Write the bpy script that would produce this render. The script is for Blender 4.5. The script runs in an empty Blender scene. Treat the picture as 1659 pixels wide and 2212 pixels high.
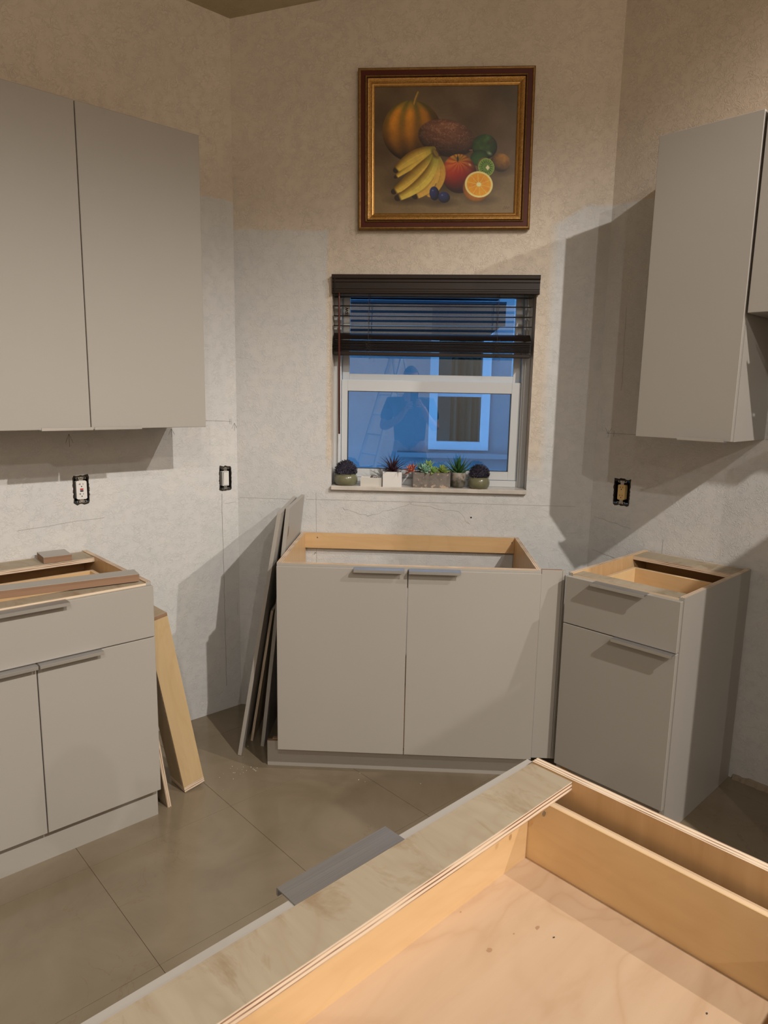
import bpy, bmesh, math, random
import numpy as np
from mathutils import Vector, Matrix, noise as mnoise
random.seed(7)
C = bpy.context.scene.collection
PI = math.pi
def R(d): return math.radians(d)
V = Vector

# ------------------------------------------------------------------ camera
CAMP = V((0.2056, -3.1583, 1.5222)); YAW, PITCH, ROLL, FPX = -0.0413, 0.1708, 0.0193, 1492.93
fw = V((math.sin(YAW)*math.cos(PITCH), math.cos(YAW)*math.cos(PITCH), -math.sin(PITCH)))
r0 = V((math.cos(YAW), -math.sin(YAW), 0)); u0 = r0.cross(fw)
rt = math.cos(ROLL)*r0 + math.sin(ROLL)*u0; up = -math.sin(ROLL)*r0 + math.cos(ROLL)*u0
cd = bpy.data.cameras.new('camera'); cam = bpy.data.objects.new('camera', cd); C.objects.link(cam)
cam.matrix_world = Matrix(((rt.x, up.x, -fw.x, CAMP.x), (rt.y, up.y, -fw.y, CAMP.y), (rt.z, up.z, -fw.z, CAMP.z), (0, 0, 0, 1)))
cd.sensor_fit = 'VERTICAL'; cd.sensor_height = 24.0; cd.lens = FPX/2212*24.0
cd.clip_start = 0.02; cd.clip_end = 100
bpy.context.scene.camera = cam
# ------------------------------------------------------------------ world, exposure
w = bpy.data.worlds.new('dusk'); bpy.context.scene.world = w; w.use_nodes = True
w.node_tree.nodes['Background'].inputs[0].default_value = (0.23, 0.52, 0.88, 1)
w.node_tree.nodes['Background'].inputs[1].default_value = 9.0
vs = bpy.context.scene.view_settings
vs.view_transform = 'Standard'; vs.look = 'None'; vs.gamma = 1; vs.use_curve_mapping = False
vs.exposure = 0.0
LAMP_COL = (1.0, 0.945, 0.87)
# ------------------------------------------------------------------ room axes
XL, XR = -0.6086, 1.0228
AL, AR = R(44.985), R(43.977)
CL = V((XL, 0, 0)); CR = V((XR, 0, 0))
dL = V((-math.cos(AL), -math.sin(AL), 0)); nL = V((math.sin(AL), -math.cos(AL), 0))
dR = V((math.cos(AR), -math.sin(AR), 0)); nR = V((-math.sin(AR), -math.cos(AR), 0))
ZC0, KC, NFLAT = 3.048, 0.252, 7.5
def zceil(p): return ZC0 + KC*min(NFLAT, max(-.5, (V((p[0], p[1], 0)) - CL).dot(nL)))
LAMPS = [((2.62, -4.0), 1.0), ((3.90, -2.72), 0.62), ((0.735, -5.85), 0.25), ((2.37, -8.6), 0.38), ((-1.2, -7.6), 0.10)]  # last entry is an added fill light for the sink front
LAMP_W = 605.0

# ------------------------------------------------------------------ materials
def mat(name, col, rough=.6, metal=0, spec=.5, emit=None, estr=0, coat=0, trans=0, ior=1.45, alpha=1):
    m = bpy.data.materials.new(name); m.use_nodes = True
    b = m.node_tree.nodes['Principled BSDF']
    b.inputs['Base Color'].default_value = (*col, 1); b.inputs['Roughness'].default_value = rough
    b.inputs['Metallic'].default_value = metal; b.inputs['Specular IOR Level'].default_value = spec
    b.inputs['Coat Weight'].default_value = coat; b.inputs['Transmission Weight'].default_value = trans
    b.inputs['IOR'].default_value = ior
    if emit: b.inputs['Emission Color'].default_value = (*emit, 1); b.inputs['Emission Strength'].default_value = estr
    return m
class NT:
    def __init__(s, m): s.m = m; s.t = m.node_tree; s.b = s.t.nodes['Principled BSDF']
    def n(s, kind, **kw):
        nd = s.t.nodes.new(kind)
        for k, v in kw.items():
            if k.startswith('i_'):
                key = k[2:]; key = int(key) if key.isdigit() else key.replace('_', ' ')
                nd.inputs[key].default_value = v
            else: setattr(nd, k, v)
        return nd
    def l(s, a, b): s.t.links.new(a, b)
    def coords(s, which='Object', scale=(1, 1, 1)):
        tc = s.n('ShaderNodeTexCoord'); mp = s.n('ShaderNodeMapping'); mp.inputs['Scale'].default_value = scale
        s.l(tc.outputs[which], mp.inputs[0]); return mp.outputs[0]
    def noise(s, co, scale, detail=3, rough=.5, dist=0):
        nd = s.n('ShaderNodeTexNoise'); nd.inputs['Scale'].default_value = scale; nd.inputs['Detail'].default_value = detail
        nd.inputs['Roughness'].default_value = rough; nd.inputs['Distortion'].default_value = dist
        s.l(co, nd.inputs['Vector']); return nd.outputs['Fac']
    def math(s, op, a, b=None, c=None, clamp=False):
        nd = s.n('ShaderNodeMath', operation=op); nd.use_clamp = clamp
        for i, x in enumerate((a, b, c)):
            if x is None: continue
            if isinstance(x, (int, float)): nd.inputs[i].default_value = x
            else: s.l(x, nd.inputs[i])
        return nd.outputs[0]
    def mix(s, f, a, b):
        nd = s.n('ShaderNodeMix', data_type='RGBA')
        for sock, x in ((nd.inputs[0], f), (nd.inputs[6], a), (nd.inputs[7], b)):
            if isinstance(x, tuple): sock.default_value = (*x, 1)
            elif isinstance(x, (int, float)): sock.default_value = x
            else: s.l(x, sock)
        return nd.outputs[2]
    def ramp(s, f, stops):
        nd = s.n('ShaderNodeValToRGB'); e = nd.color_ramp.elements
        while len(e) < len(stops): e.new(.5)
        for i, (p, c) in enumerate(stops):
            e[i].position = p; e[i].color = (*c, 1) if isinstance(c, tuple) else (c, c, c, 1)
        s.l(f, nd.inputs[0]); return nd.outputs[0]
    def bump(s, h, strength, dist, prev=None):
        nd = s.n('ShaderNodeBump'); nd.inputs['Strength'].default_value = strength; nd.inputs['Distance'].default_value = dist
        s.l(h, nd.inputs['Height'])
        if prev is not None: s.l(prev, nd.inputs['Normal'])
        return nd.outputs[0]
    def step(s, v, e, wdt=.004):   # smooth 0..1 as v passes e
        nd = s.n('ShaderNodeMapRange'); nd.inputs['From Min'].default_value = e-wdt; nd.inputs['From Max'].default_value = e+wdt
        s.l(v, nd.inputs['Value']); return nd.outputs[0]

BEIGE, WHITE = (0.655, 0.57, 0.478), (0.66, 0.635, 0.62)
def wall_mat(name, paint, beige=BEIGE):
    """paint(nt, x, z, wob) -> mask socket of white skim-coated area; local x along the wall, z up"""
    m = mat(name, beige, .75, spec=.25); t = NT(m); co = t.coords()
    sx = t.n('ShaderNodeSeparateXYZ'); t.l(co, sx.inputs[0]); x, z = sx.outputs[0], sx.outputs[2]
    wob = t.math('MULTIPLY', t.math('SUBTRACT', t.noise(co, 14, 3), .5), .02)
    msk = paint(t, t.math('ADD', x, wob), t.math('ADD', z, wob)) if paint else None
    blot = t.noise(co, 3.0, 3, .6)
    bg = t.mix(t.ramp(blot, [(.35, 0.0), (.7, 1.0)]), tuple(c*.95 for c in beige), tuple(min(1, c*1.04) for c in beige))
    wh = t.mix(t.ramp(t.noise(co, 5.5, 4, .65, .6), [(.4, 0.0), (.66, 1.0)]), (0.59, 0.592, 0.588), (0.635, 0.622, 0.607))
    t.l(t.mix(msk, bg, wh) if msk is not None else bg, t.b.inputs['Base Color'])
    # knock-down texture: short curled ridges from noise iso-lines, broken up by a second noise
    n1 = t.noise(co, 52, 2.5, .55, .8); n2 = t.noise(co, 38, 2, .5, 1.2)
    def ridge(v, wdt): return t.math('SUBTRACT', 1.0, t.math('DIVIDE', t.math('ABSOLUTE', t.math('SUBTRACT', v, .5)), wdt, clamp=True), clamp=True)
    gate = t.ramp(t.noise(co, 26, 2), [(.34, 0.0), (.56, 1.0)])
    h = t.math('MULTIPLY', t.math('MAXIMUM', ridge(n1, .035), ridge(n2, .030)), gate)
    soft = t.math('ADD', t.math('MULTIPLY', h, .8), t.math('MULTIPLY', t.noise(co, 110, 3), .45))
    if msk is not None:   # skimmed plaster is flatter
        amp = t.math('SUBTRACT', 1.0, t.math('MULTIPLY', msk, .35)); soft = t.math('MULTIPLY', soft, amp)
    bn = t.bump(soft, .62, .0022)
    bn = t.bump(t.noise(co, 3.2, 2), .35, .012, bn)
    t.l(bn, t.b.inputs['Normal']); return m
def paint_back(t, x, z):
    low = t.math('SUBTRACT', 1.0, t.step(z, 1.19, .05))
    a = t.math('MULTIPLY', t.math('SUBTRACT', 1.0, t.step(x, -.195)), t.math('SUBTRACT', 1.0, t.step(z, 2.213)))
    arch = t.math('SUBTRACT', z, t.math('MULTIPLY', t.step(x, .86, .06), .07))
    b = t.math('MULTIPLY', t.step(x, .785, .02), t.math('SUBTRACT', 1.0, t.step(arch, 2.255, .01)))
    return t.math('MAXIMUM', t.math('MULTIPLY', low, .96), t.math('MAXIMUM', t.math('MULTIPLY', a, .95), t.math('MULTIPLY', b, .95)))
def paint_side(t, x, z):
    return t.math('MULTIPLY', t.math('SUBTRACT', 1.0, t.step(z, 2.325)), .93)
M_wback = wall_mat('wall_back_plaster', paint_back)
M_wside = wall_mat('wall_side_plaster', paint_side)
M_wplain = wall_mat('wall_plain_plaster', None)
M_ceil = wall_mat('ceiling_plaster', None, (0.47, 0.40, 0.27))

def laminate(name, col):
    m = mat(name, col, .42, spec=.4); t = NT(m); co = t.coords()
    f = t.noise(co, 2.2, 3)
    t.l(t.mix(f, tuple(c*.96 for c in col), tuple(c*1.04 for c in col)), t.b.inputs['Base Color'])
    t.l(t.bump(t.noise(co, 900, 1), .05, .0003), t.b.inputs['Normal']); return m
M_lam = laminate('greige_laminate', (0.385, 0.357, 0.322))
M_lamd = laminate('greige_laminate_back', (0.36, 0.32, 0.275))
def wood(name, c1, c2, c3, axis='x', blotch=0, rough=.5, gscale=1.0, coat=0.0):
    m = mat(name, c1, rough, spec=.4, coat=coat); t = NT(m)
    sc = {'x': (1.2, 14, 14), 'y': (14, 1.2, 14), 'z': (14, 14, 1.2)}[axis]
    sc = tuple(v*gscale for v in sc)
    co = t.coords('Object', sc); co2 = t.coords('Object')
    g = t.noise(co, 3.0, 5, .6, .4); base = t.mix(t.ramp(g, [(.3, 0.0), (.72, 1.0)]), c1, c2)
    big = t.noise(t.coords('Object', {'x': (.45, 1, 1), 'y': (1, .45, 1), 'z': (1, 1, .45)}[axis]), 5.0, 3, .5, 1.0)
    rings = t.math('ABSOLUTE', t.math('SINE', t.math('MULTIPLY', big, 20)))
    base = t.mix(t.math('MULTIPLY', t.math('POWER', t.math('SUBTRACT', 1.0, rings), 2.2), .34 if 0 < blotch < .25 else .20), base, c3)
    if blotch:
        bl = t.ramp(t.noise(t.coords('Object', {'x': (5, 14, 14), 'y': (14, 5, 14), 'z': (14, 14, 5)}[axis]), 1.1, 5, .68, .5), [(.52, 0.0), (.66, 1.0)])
        base = t.mix(t.math('MULTIPLY', bl, blotch), base, c3)
    t.l(base, t.b.inputs['Base Color'])
    t.l(t.bump(g, .08, .0006), t.b.inputs['Normal']); return m
BIR = dict(c1=(0.60, 0.385, 0.19), c2=(0.68, 0.45, 0.235), c3=(0.50, 0.29, 0.13))
M_birx = wood('birch_varnished', axis='x', rough=.4, **BIR); M_biry = wood('birch_varnished_deep', axis='y', rough=.4, **BIR); M_birz = wood('birch_varnished_upright', axis='z', rough=.4, **BIR)
M_draw = wood('drawer_birch', (0.62, 0.41, 0.21), (0.68, 0.465, 0.25), (0.54, 0.34, 0.16), 'x', rough=.38, gscale=.7, coat=.15)
M_drawy = wood('drawer_birch_side', (0.78, 0.55, 0.29), (0.84, 0.61, 0.33), (0.70, 0.46, 0.23), 'y', rough=.38, gscale=.7, coat=.15)
M_dedge = wood('drawer_edge_birch', (0.66, 0.48, 0.31), (0.71, 0.53, 0.35), (0.58, 0.40, 0.24), 'y', rough=.5)
M_pink = wood('drawer_bottom_birch', (0.52, 0.36, 0.235), (0.57, 0.41, 0.275), (0.43, 0.265, 0.155), 'x', blotch=.18, rough=.42, gscale=.5)
M_raw = wood('raw_plywood_face', (0.35, 0.285, 0.205), (0.40, 0.335, 0.245), (0.25, 0.17, 0.095), 'y', blotch=.75, rough=.6, gscale=.8)
M_rawd = wood('raw_plywood_dull', (0.42, 0.33, 0.22), (0.47, 0.375, 0.26), (0.31, 0.21, 0.12), 'x', blotch=.3, rough=.6)
def ply(name, axis, light=(0.70, 0.56, 0.42), dark=(0.22, 0.12, 0.08), n=2.6):
    m = mat(name, light, .7, spec=.2); t = NT(m)
    tc = t.n('ShaderNodeTexCoord'); sx = t.n('ShaderNodeSeparateXYZ'); t.l(tc.outputs['Generated'], sx.inputs[0])
    g = sx.outputs['xyz'.index(axis)]
    oc = t.coords('Object', (9, 9, 9)); wob = t.math('MULTIPLY', t.noise(oc, 1.5, 2), .10)
    s = t.math('SINE', t.math('MULTIPLY', t.math('ADD', g, wob), n*2*PI))
    brk = t.ramp(t.noise(t.coords('Object', (5, 5, 40)), 2, 2), [(.35, .25), (.6, 1.0)])
    f = t.math('MULTIPLY', t.ramp(s, [(.20, 0.0), (.60, 1.0)]), brk)
    t.l(t.mix(f, light, dark), t.b.inputs['Base Color']); return m
M_ply = {a: ply('plywood_edge_'+a, a) for a in 'xyz'}
M_plyb = {a: ply('brown_core_edge_'+a, a, (0.29, 0.175, 0.11), (0.25, 0.15, 0.095), 1) for a in 'xyz'}
M_plyl = {a: ply('light_ply_edge_'+a, a, (0.74, 0.60, 0.45), (0.60, 0.43, 0.29), 3) for a in 'xyz'}
def brushed(name, col, rough, axis='x'):
    m = mat(name, col, rough, .72); t = NT(m)
    co = t.coords('Object', {'x': (6, 900, 900), 'y': (900, 6, 900)}[axis])
    n = t.noise(co, 1, 3); t.l(t.mix(n, tuple(c*.75 for c in col), tuple(min(1, c*1.2) for c in col)), t.b.inputs['Base Color'])
    t.l(t.ramp(n, [(.2, rough*.8), (.8, rough*1.25)]), t.b.inputs['Roughness']); return m
M_steel = brushed('brushed_nickel', (0.40, 0.39, 0.385), .36); M_lip = mat('glint_lip', (0.55, 0.53, 0.50), .35, .7)  # lip colour is lighter, a painted glint along the edge of the pull
M_zinc = mat('zinc_steel', (0.42, 0.40, 0.37), .4, 1.0)
M_black = mat('box_black', (0.012, 0.010, 0.008), .7)
M_slot = mat('slot_black', (0.01, 0.01, 0.01), .8)
M_rough = mat('broken_plaster', (0.30, 0.24, 0.18), .9)
M_devw = mat('device_white_plastic', (0.72, 0.70, 0.67), .3)
M_devi = mat('device_ivory_plastic', (0.62, 0.42, 0.17), .3)
M_red = mat('button_red', (0.45, 0.02, 0.03), .4)
M_pencil = mat('pencil', (0.19, 0.165, 0.15), .8)
M_crack = mat('crack', (0.36, 0.33, 0.31), .9)
M_espr = mat('espresso_slat', (0.012, 0.007, 0.005), .42, spec=.25)
M_esprv = wood('espresso_wood', (0.014, 0.008, 0.005), (0.024, 0.013, 0.008), (0.009, 0.005, 0.004), 'x', rough=.42)
M_cord = mat('cord_brown', (0.06, 0.045, 0.035), .8)
M_wand = mat('wand_cherry', (0.09, 0.018, 0.012), .3)
M_alu = mat('window_white_aluminium', (0.56, 0.575, 0.59), .38)
M_gask = mat('glazing_gasket', (0.04, 0.045, 0.05), .6)
def glass(name, tint, f=.5):
    m = bpy.data.materials.new(name); m.use_nodes = True; nt = m.node_tree; nt.nodes.clear()
    out = nt.nodes.new('ShaderNodeOutputMaterial'); tr = nt.nodes.new('ShaderNodeBsdfTransparent'); gl = nt.nodes.new('ShaderNodeBsdfGlossy')
    tr.inputs[0].default_value = (*tint, 1); gl.inputs['Roughness'].default_value = .004; gl.inputs['Color'].default_value = (.95, .97, 1, 1)
    fr = nt.nodes.new('ShaderNodeFresnel'); fr.inputs[0].default_value = 1.5
    mu = nt.nodes.new('ShaderNodeMath'); mu.operation = 'MULTIPLY_ADD'; mu.inputs[1].default_value = 1.0; mu.inputs[2].default_value = f
    mx = nt.nodes.new('ShaderNodeMixShader')
    nt.links.new(fr.outputs[0], mu.inputs[0]); nt.links.new(mu.outputs[0], mx.inputs[0])
    nt.links.new(tr.outputs[0], mx.inputs[1]); nt.links.new(gl.outputs[0], mx.inputs[2]); nt.links.new(mx.outputs[0], out.inputs[0])
    return m
M_glass = glass('laminated_window_glass', (0.66, 0.76, 0.84), .075)
def marble(name, col):
    m = mat(name, col, .25); t = NT(m); co = t.coords()
    n = t.noise(co, 7, 6, .6, 1.5); t.l(t.mix(t.ramp(n, [(.4, 0.0), (.62, 1.0)]), tuple(c*.85 for c in col), col), t.b.inputs['Base Color']); return m
M_sill = marble('marble_sill', (0.62, 0.57, 0.51))
def tile_mat():
    m = mat('polished_taupe_tile', (0.3, 0.25, 0.19), .13, spec=.5); t = NT(m)
    tc = t.n('ShaderNodeTexCoord'); geo = t.n('ShaderNodeNewGeometry'); co = geo.outputs['Position']
    n = t.noise(co, 2.6, 5, .6, .8); base = t.mix(t.ramp(n, [(.3, 0.0), (.7, 1.0)]), (0.205, 0.160, 0.105), (0.275, 0.222, 0.155))
    v = t.noise(co, 3.5, 4, .6, 2.0); vein = t.math('SUBTRACT', 1.0, t.math('DIVIDE', t.math('ABSOLUTE', t.math('SUBTRACT', v, .5)), .012, clamp=True), clamp=True)
    gate = t.ramp(t.noise(co, 2.0, 2), [(.5, 0.0), (.62, 1.0)])
    base = t.mix(t.math('MULTIPLY', t.math('MULTIPLY', vein, gate), .5), base, (0.20, 0.12, 0.075))
    t.l(base, t.b.inputs['Base Color'])
    t.l(t.ramp(t.noise(co, 9, 4), [(.3, .13), (.7, .24)]), t.b.inputs['Roughness'])
    t.l(t.bump(t.noise(co, 1.4, 1), .03, .01), t.b.inputs['Normal']); return m
M_tile = tile_mat(); M_grout = mat('grout_brown', (0.075, 0.052, 0.032), .9)

# ------------------------------------------------------------------ helpers
def link(name, me, parent=None, loc=(0, 0, 0), rotz=None):
    o = bpy.data.objects.new(name, me); C.objects.link(o); o.location = loc
    if rotz is not None: o.rotation_euler = (0, 0, rotz)
    if parent: o.parent = parent
    return o
def thing(name, label, cat, loc=(0, 0, 0), rotz=0, group=None):
    o = link(name, None, None, loc, rotz); o['label'] = label; o['category'] = cat
    if group: o['group'] = group
    return o
def tag(o, label=None, cat=None, group=None, kind=None):
    for k, v in (('label', label), ('category', cat), ('group', group), ('kind', kind)):
        if v: o[k] = v
    return o
def fin(name, bm, mats, parent=None, smooth=False, loc=(0, 0, 0), rotz=None):
    me = bpy.data.meshes.new(name)
    bmesh.ops.recalc_face_normals(bm, faces=bm.faces[:]); bm.to_mesh(me); bm.free()
    for m in (mats if isinstance(mats, (list, tuple)) else [mats]): me.materials.append(m)
    if smooth:
        for p in me.polygons: p.use_smooth = True
    return link(name, me, parent, loc, rotz)
def B(): return bmesh.new()
def abox(bm, x0, x1, y0, y1, z0, z1, bev=0, mi=(0, 0, 0), mat4=None):
    vs_ = [bm.verts.new((x, y, z)) for x in (x0, x1) for y in (y0, y1) for z in (z0, z1)]
    F = [((0, 1, 3, 2), 0), ((4, 6, 7, 5), 0), ((0, 4, 5, 1), 1), ((2, 3, 7, 6), 1), ((0, 2, 6, 4), 2), ((1, 5, 7, 3), 2)]
    fs = []
    for idx, ax in F:
        f = bm.faces.new([vs_[i] for i in idx]); f.material_index = mi[ax]; fs.append(f)
    if bev:
        es = list({e for f in fs for e in f.edges})
        r = bmesh.ops.bevel(bm, geom=es, offset=bev, segments=1, affect='EDGES', profile=.5)
    if mat4 is not None:
        allv = {v for f in bm.faces for v in f.verts} if bev else vs_
        bmesh.ops.transform(bm, matrix=mat4, verts=list(allv) if bev else vs_)
def box(name, x0, x1, y0, y1, z0, z1, m, parent=None, bev=.0012, **kw):
    bm = B(); abox(bm, x0, x1, y0, y1, z0, z1, bev); return fin(name, bm, m, parent, **kw)
def panel(name, x0, x1, y0, y1, z0, z1, thin, face, parent=None, edge=None, bev=0, **kw):
    e = edge or M_ply; mi = tuple(0 if a == thin else 1 for a in 'xyz')
    bm = B(); abox(bm, x0, x1, y0, y1, z0, z1, bev, mi); return fin(name, bm, [face, e[thin]], parent, **kw)
def extrude_profile(bm, prof, x0, x1, mi=0):
    """prof: list of (y,z) closed; extruded along x"""
    a = [bm.verts.new((x0, y, z)) for y, z in prof]; b = [bm.verts.new((x1, y, z)) for y, z in prof]
    n = len(prof)
    for i in range(n):
        f = bm.faces.new((a[i], a[(i+1) % n], b[(i+1) % n], b[i])); f.material_index = mi
    bm.faces.new(a[::-1]).material_index = mi; bm.faces.new(b).material_index = mi
def lathe(bm, prof, seg=28, cx=0, cy=0, mi=0, cap=False):
    rings = []
    for r_, z in prof:
        rings.append([bm.verts.new((cx+r_*math.cos(2*PI*k/seg), cy+r_*math.sin(2*PI*k/seg), z)) for k in range(seg)])
    for a, b in zip(rings, rings[1:]):
        for k in range(seg): bm.faces.new((a[k], a[(k+1) % seg], b[(k+1) % seg], b[k])).material_index = mi
    if cap: bm.faces.new(rings[0][::-1]); bm.faces.new(rings[-1])
def tube(bm, pts, r_, seg=8, mi=0, cap=True):
    pts = [V(p) for p in pts]; rings = []
    for i, p in enumerate(pts):
        d = (pts[min(i+1, len(pts)-1)] - pts[max(i-1, 0)]).normalized()
        a = d.orthogonal().normalized() if i == 0 else (rings_a - d*rings_a.dot(d)).normalized()
        rings_a = a; b = d.cross(a); rr = r_[i] if isinstance(r_, (list, tuple)) else r_
        rings.append([bm.verts.new(p + rr*(math.cos(2*PI*k/seg)*a + math.sin(2*PI*k/seg)*b)) for k in range(seg)])
    for a, b in zip(rings, rings[1:]):
        for k in range(seg): bm.faces.new((a[k], a[(k+1) % seg], b[(k+1) % seg], b[k])).material_index = mi
    if cap:
        bm.faces.new(rings[0][::-1]).material_index = mi; bm.faces.new(rings[-1]).material_index = mi
def prism(bm, pts, z0, z1, mi=0):
    a = [bm.verts.new((x, y, z0)) for x, y in pts]; b = [bm.verts.new((x, y, z1)) for x, y in pts]; n = len(pts)
    for i in range(n): bm.faces.new((a[i], a[(i+1) % n], b[(i+1) % n], b[i])).material_index = mi
    bm.faces.new(a[::-1]).material_index = mi; bm.faces.new(b).material_index = mi

# ------------------------------------------------------------------ structure
def wall(name, org, rotz, x0, x1, ztop, m, holes=(), back=.14):
    """inner face at local y=0, room on the -y side; ztop(x) top height; holes (x0,x1,z0,z1)"""
    bm = B(); xs = sorted({x0, x1, *[h[0] for h in holes], *[h[1] for h in holes]}); zs = sorted({0, *[h[2] for h in holes], *[h[3] for h in holes]})
    for i in range(len(xs)-1):
        for j in range(len(zs)):
            xa, xb, za = xs[i], xs[i+1], zs[j]
            if j+1 < len(zs): q = [(xa, za), (xb, za), (xb, zs[j+1]), (xa, zs[j+1])]
            else: q = [(xa, za), (xb, za), (xb, ztop(xb)), (xa, ztop(xa))]
            cx, cz = (xa+xb)/2, (q[0][1]+q[2][1])/2
            if any(h[0] < cx < h[1] and h[2] < cz < h[3] for h in holes) and j+1 < len(zs): continue
            vf = [bm.verts.new((x, 0, z)) for x, z in q]; vb = [bm.verts.new((x, back, z)) for x, z in q]
            bm.faces.new(vf); bm.faces.new(vb[::-1])
            for k in range(4): bm.faces.new((vf[k], vb[k], vb[(k+1) % 4], vf[(k+1) % 4]))
    bmesh.ops.remove_doubles(bm, verts=bm.verts[:], dist=1e-5)
    seen = {}
    for f in bm.faces[:]:
        key = tuple(sorted(v.index for v in f.verts)) if False else tuple(sorted(tuple(round(c, 4) for c in v.co) for v in f.verts))
        seen.setdefault(key, []).append(f)
    dead = [f for fs in seen.values() if len(fs) > 1 for f in fs]
    if dead: bmesh.ops.delete(bm, geom=dead, context='FACES_ONLY')
    o = fin(name, bm, m, None, loc=org, rotz=rotz); o['kind'] = 'structure'; return o
WIN = (-.172, .724, 1.077, 2.022)
GF = (-.734, -.676, 1.066, 1.174); SW = (-.093, -.034, 1.068, 1.175); RO = (.106, .179, 1.056, 1.165)
wall_back = wall('wall_back', (0, 0, 0), 0, XL, XR, lambda x: zceil((x, 0)), M_wback, [WIN], back=.20)
LLEN = 8.6
wall_left = wall('wall_left', CL, AL, -LLEN, 0, lambda x: ZC0, M_wside, [GF, SW])
RLEN = 3.1
wall_right = wall('wall_right', CR, -AR, 0, RLEN, lambda x: zceil(CR+dR*x), M_wside, [RO])
# the room opens out beyond the right wall; the rest of the shell closes it
P = [CL, CR, CR+dR*RLEN, CR+dR*RLEN-nR*2.4, CR+dR*8.2-nR*2.4, CR+dR*8.2-nR*2.4+nR*11.6]
P.append(CL+dL*LLEN)
def seg_wall(name, a, b, m=M_wplain):
    d = b-a; L_ = d.length; n = max(1, int(L_/1.0)); ang = math.atan2(d.y, d.x)
    bm = B()
    for i in range(n):
        xa, xb = L_*i/n, L_*(i+1)/n; pa, pb = a+d*(i/n), a+d*((i+1)/n)
        v4 = [bm.verts.new((xa, 0, 0)), bm.verts.new((xb, 0, 0)), bm.verts.new((xb, 0, zceil(pb))), bm.verts.new((xa, 0, zceil(pa)))]
        v5 = [bm.verts.new((v.co.x, .12, v.co.z)) for v in v4]
        bm.faces.new(v4); bm.faces.new(v5[::-1])
        for k in range(4): bm.faces.new((v4[k], v5[k], v5[(k+1) % 4], v4[(k+1) % 4]))
    o = fin(name, bm, m, None, loc=a, rotz=ang); o['kind'] = 'structure'; return o
seg_wall('wall_alcove', P[2], P[3]); seg_wall('wall_alcove_back', P[3], P[4]); seg_wall('wall_far_right', P[4], P[5]); seg_wall('wall_rear', P[5], P[6])
# ceiling: sloping slab, clipped to the footprint
bm = B(); fl = [v for v in P]
def clip(poly, n0, keep_low):
    out = []
    f = lambda q: ((q-CL).dot(nL) - n0)*(1 if keep_low else -1)
    for i, q in enumerate(poly):
        q2 = poly[(i+1) % len(poly)]; a, b = f(q), f(q2)
        if a <= 0: out.append(q)
        if a*b < 0: out.append(q + (q2-q)*(a/(a-b)))
    return out
for low in (True, False):
    poly = clip(fl, NFLAT, low)
    if len(poly) > 2:
        a = [bm.verts.new((q.x, q.y, zceil(q))) for q in poly]; b = [bm.verts.new((q.x, q.y, zceil(q)+.1)) for q in poly]
        bm.faces.new(a[::-1]); bm.faces.new(b)
        for i in range(len(a)): bm.faces.new((a[i], a[(i+1) % len(a)], b[(i+1) % len(a)], b[i]))
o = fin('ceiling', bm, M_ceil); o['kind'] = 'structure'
# floor: grout slab plus individual tiles on the 0.51 m grid aligned with the left wall
bm = B(); prism(bm, [(q.x, q.y) for q in P[::-1]], -.12, -.0010)
floor = fin('floor', bm, M_grout); floor['kind'] = 'structure'
TS = .5125
tb = B(); abox(tb, -TS/2+.0007, TS/2-.0007, -TS/2+.0007, TS/2-.0007, -.009, 0)
tme = None
def inside(q):
    c = False; n = len(P); j = n-1
    for i in range(n):
        a, b = P[i], P[j]
        if (a.y > q.y) != (b.y > q.y) and q.x < (b.x-a.x)*(q.y-a.y)/(b.y-a.y)+a.x: c = not c
        j = i
    return c
cnt = 0
for i in range(-8, 16):
    for j in range(-1, 20):
        s0, n0 = .475+TS*(i-.5), .716+TS*(j-.5)
        c = CL + dL*s0 + nL*n0
        cr = [c + dL*a*TS/2 + nL*b*TS/2 for a in (-1, 1) for b in (-1, 1)]
        k = sum(inside(q) for q in cr)
        dist = (c - V((.2, -2.2, 0))).length
        if k == 0 and dist > 2.5: continue
        if k == 0: continue
        if dist > 4.4: continue
        if tme is None:
            t0 = fin('tile', tb, M_tile, floor); tme = t0.data; o = t0
        else: o = link('tile', tme, floor)
        o.location = c; o.rotation_euler = (0, 0, AL); cnt += 1
far = B()
for i in range(-20, 24):
    for j in range(-1, 28):
        s0, n0 = .475+TS*(i-.5), .716+TS*(j-.5); c = CL+dL*s0+nL*n0
        if (c - V((.2, -2.2, 0))).length <= 4.4: continue
        if not all(inside(c + dL*a*TS/2 + nL*b*TS/2) for a in (-1, 1) for b in (-1, 1)): continue
        q = TS/2-.0007
        far.faces.new([far.verts.new(c + dL*a*q + nL*b*q) for a, b in ((-1, -1), (-1, 1), (1, 1), (1, -1))])
o = fin('tiles', far, M_tile, floor); o['kind'] = 'stuff'
# crumbly strip left at the foot of the right wall where the old cabinets stood
bm = B(); random.seed(3); xs = [.72+i*.012 for i in range(70)]
pr = []
for x in xs:
    h = .020+.012*mnoise.noise(V((x*9, 0, 0)))+.006*random.random(); d = .010+.006*random.random()
    pr.append([bm.verts.new((x, 0.001, 0)), bm.verts.new((x, -d, 0)), bm.verts.new((x, -d*.5, h*.7)), bm.verts.new((x, 0.001, h))])
for a, b in zip(pr, pr[1:]):
    for k in range(3): bm.faces.new((a[k], b[k], b[k+1], a[k+1]))
o = fin('trim_1', bm, M_rough, None, loc=CR, rotz=-AR); o['kind'] = 'structure'

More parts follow.
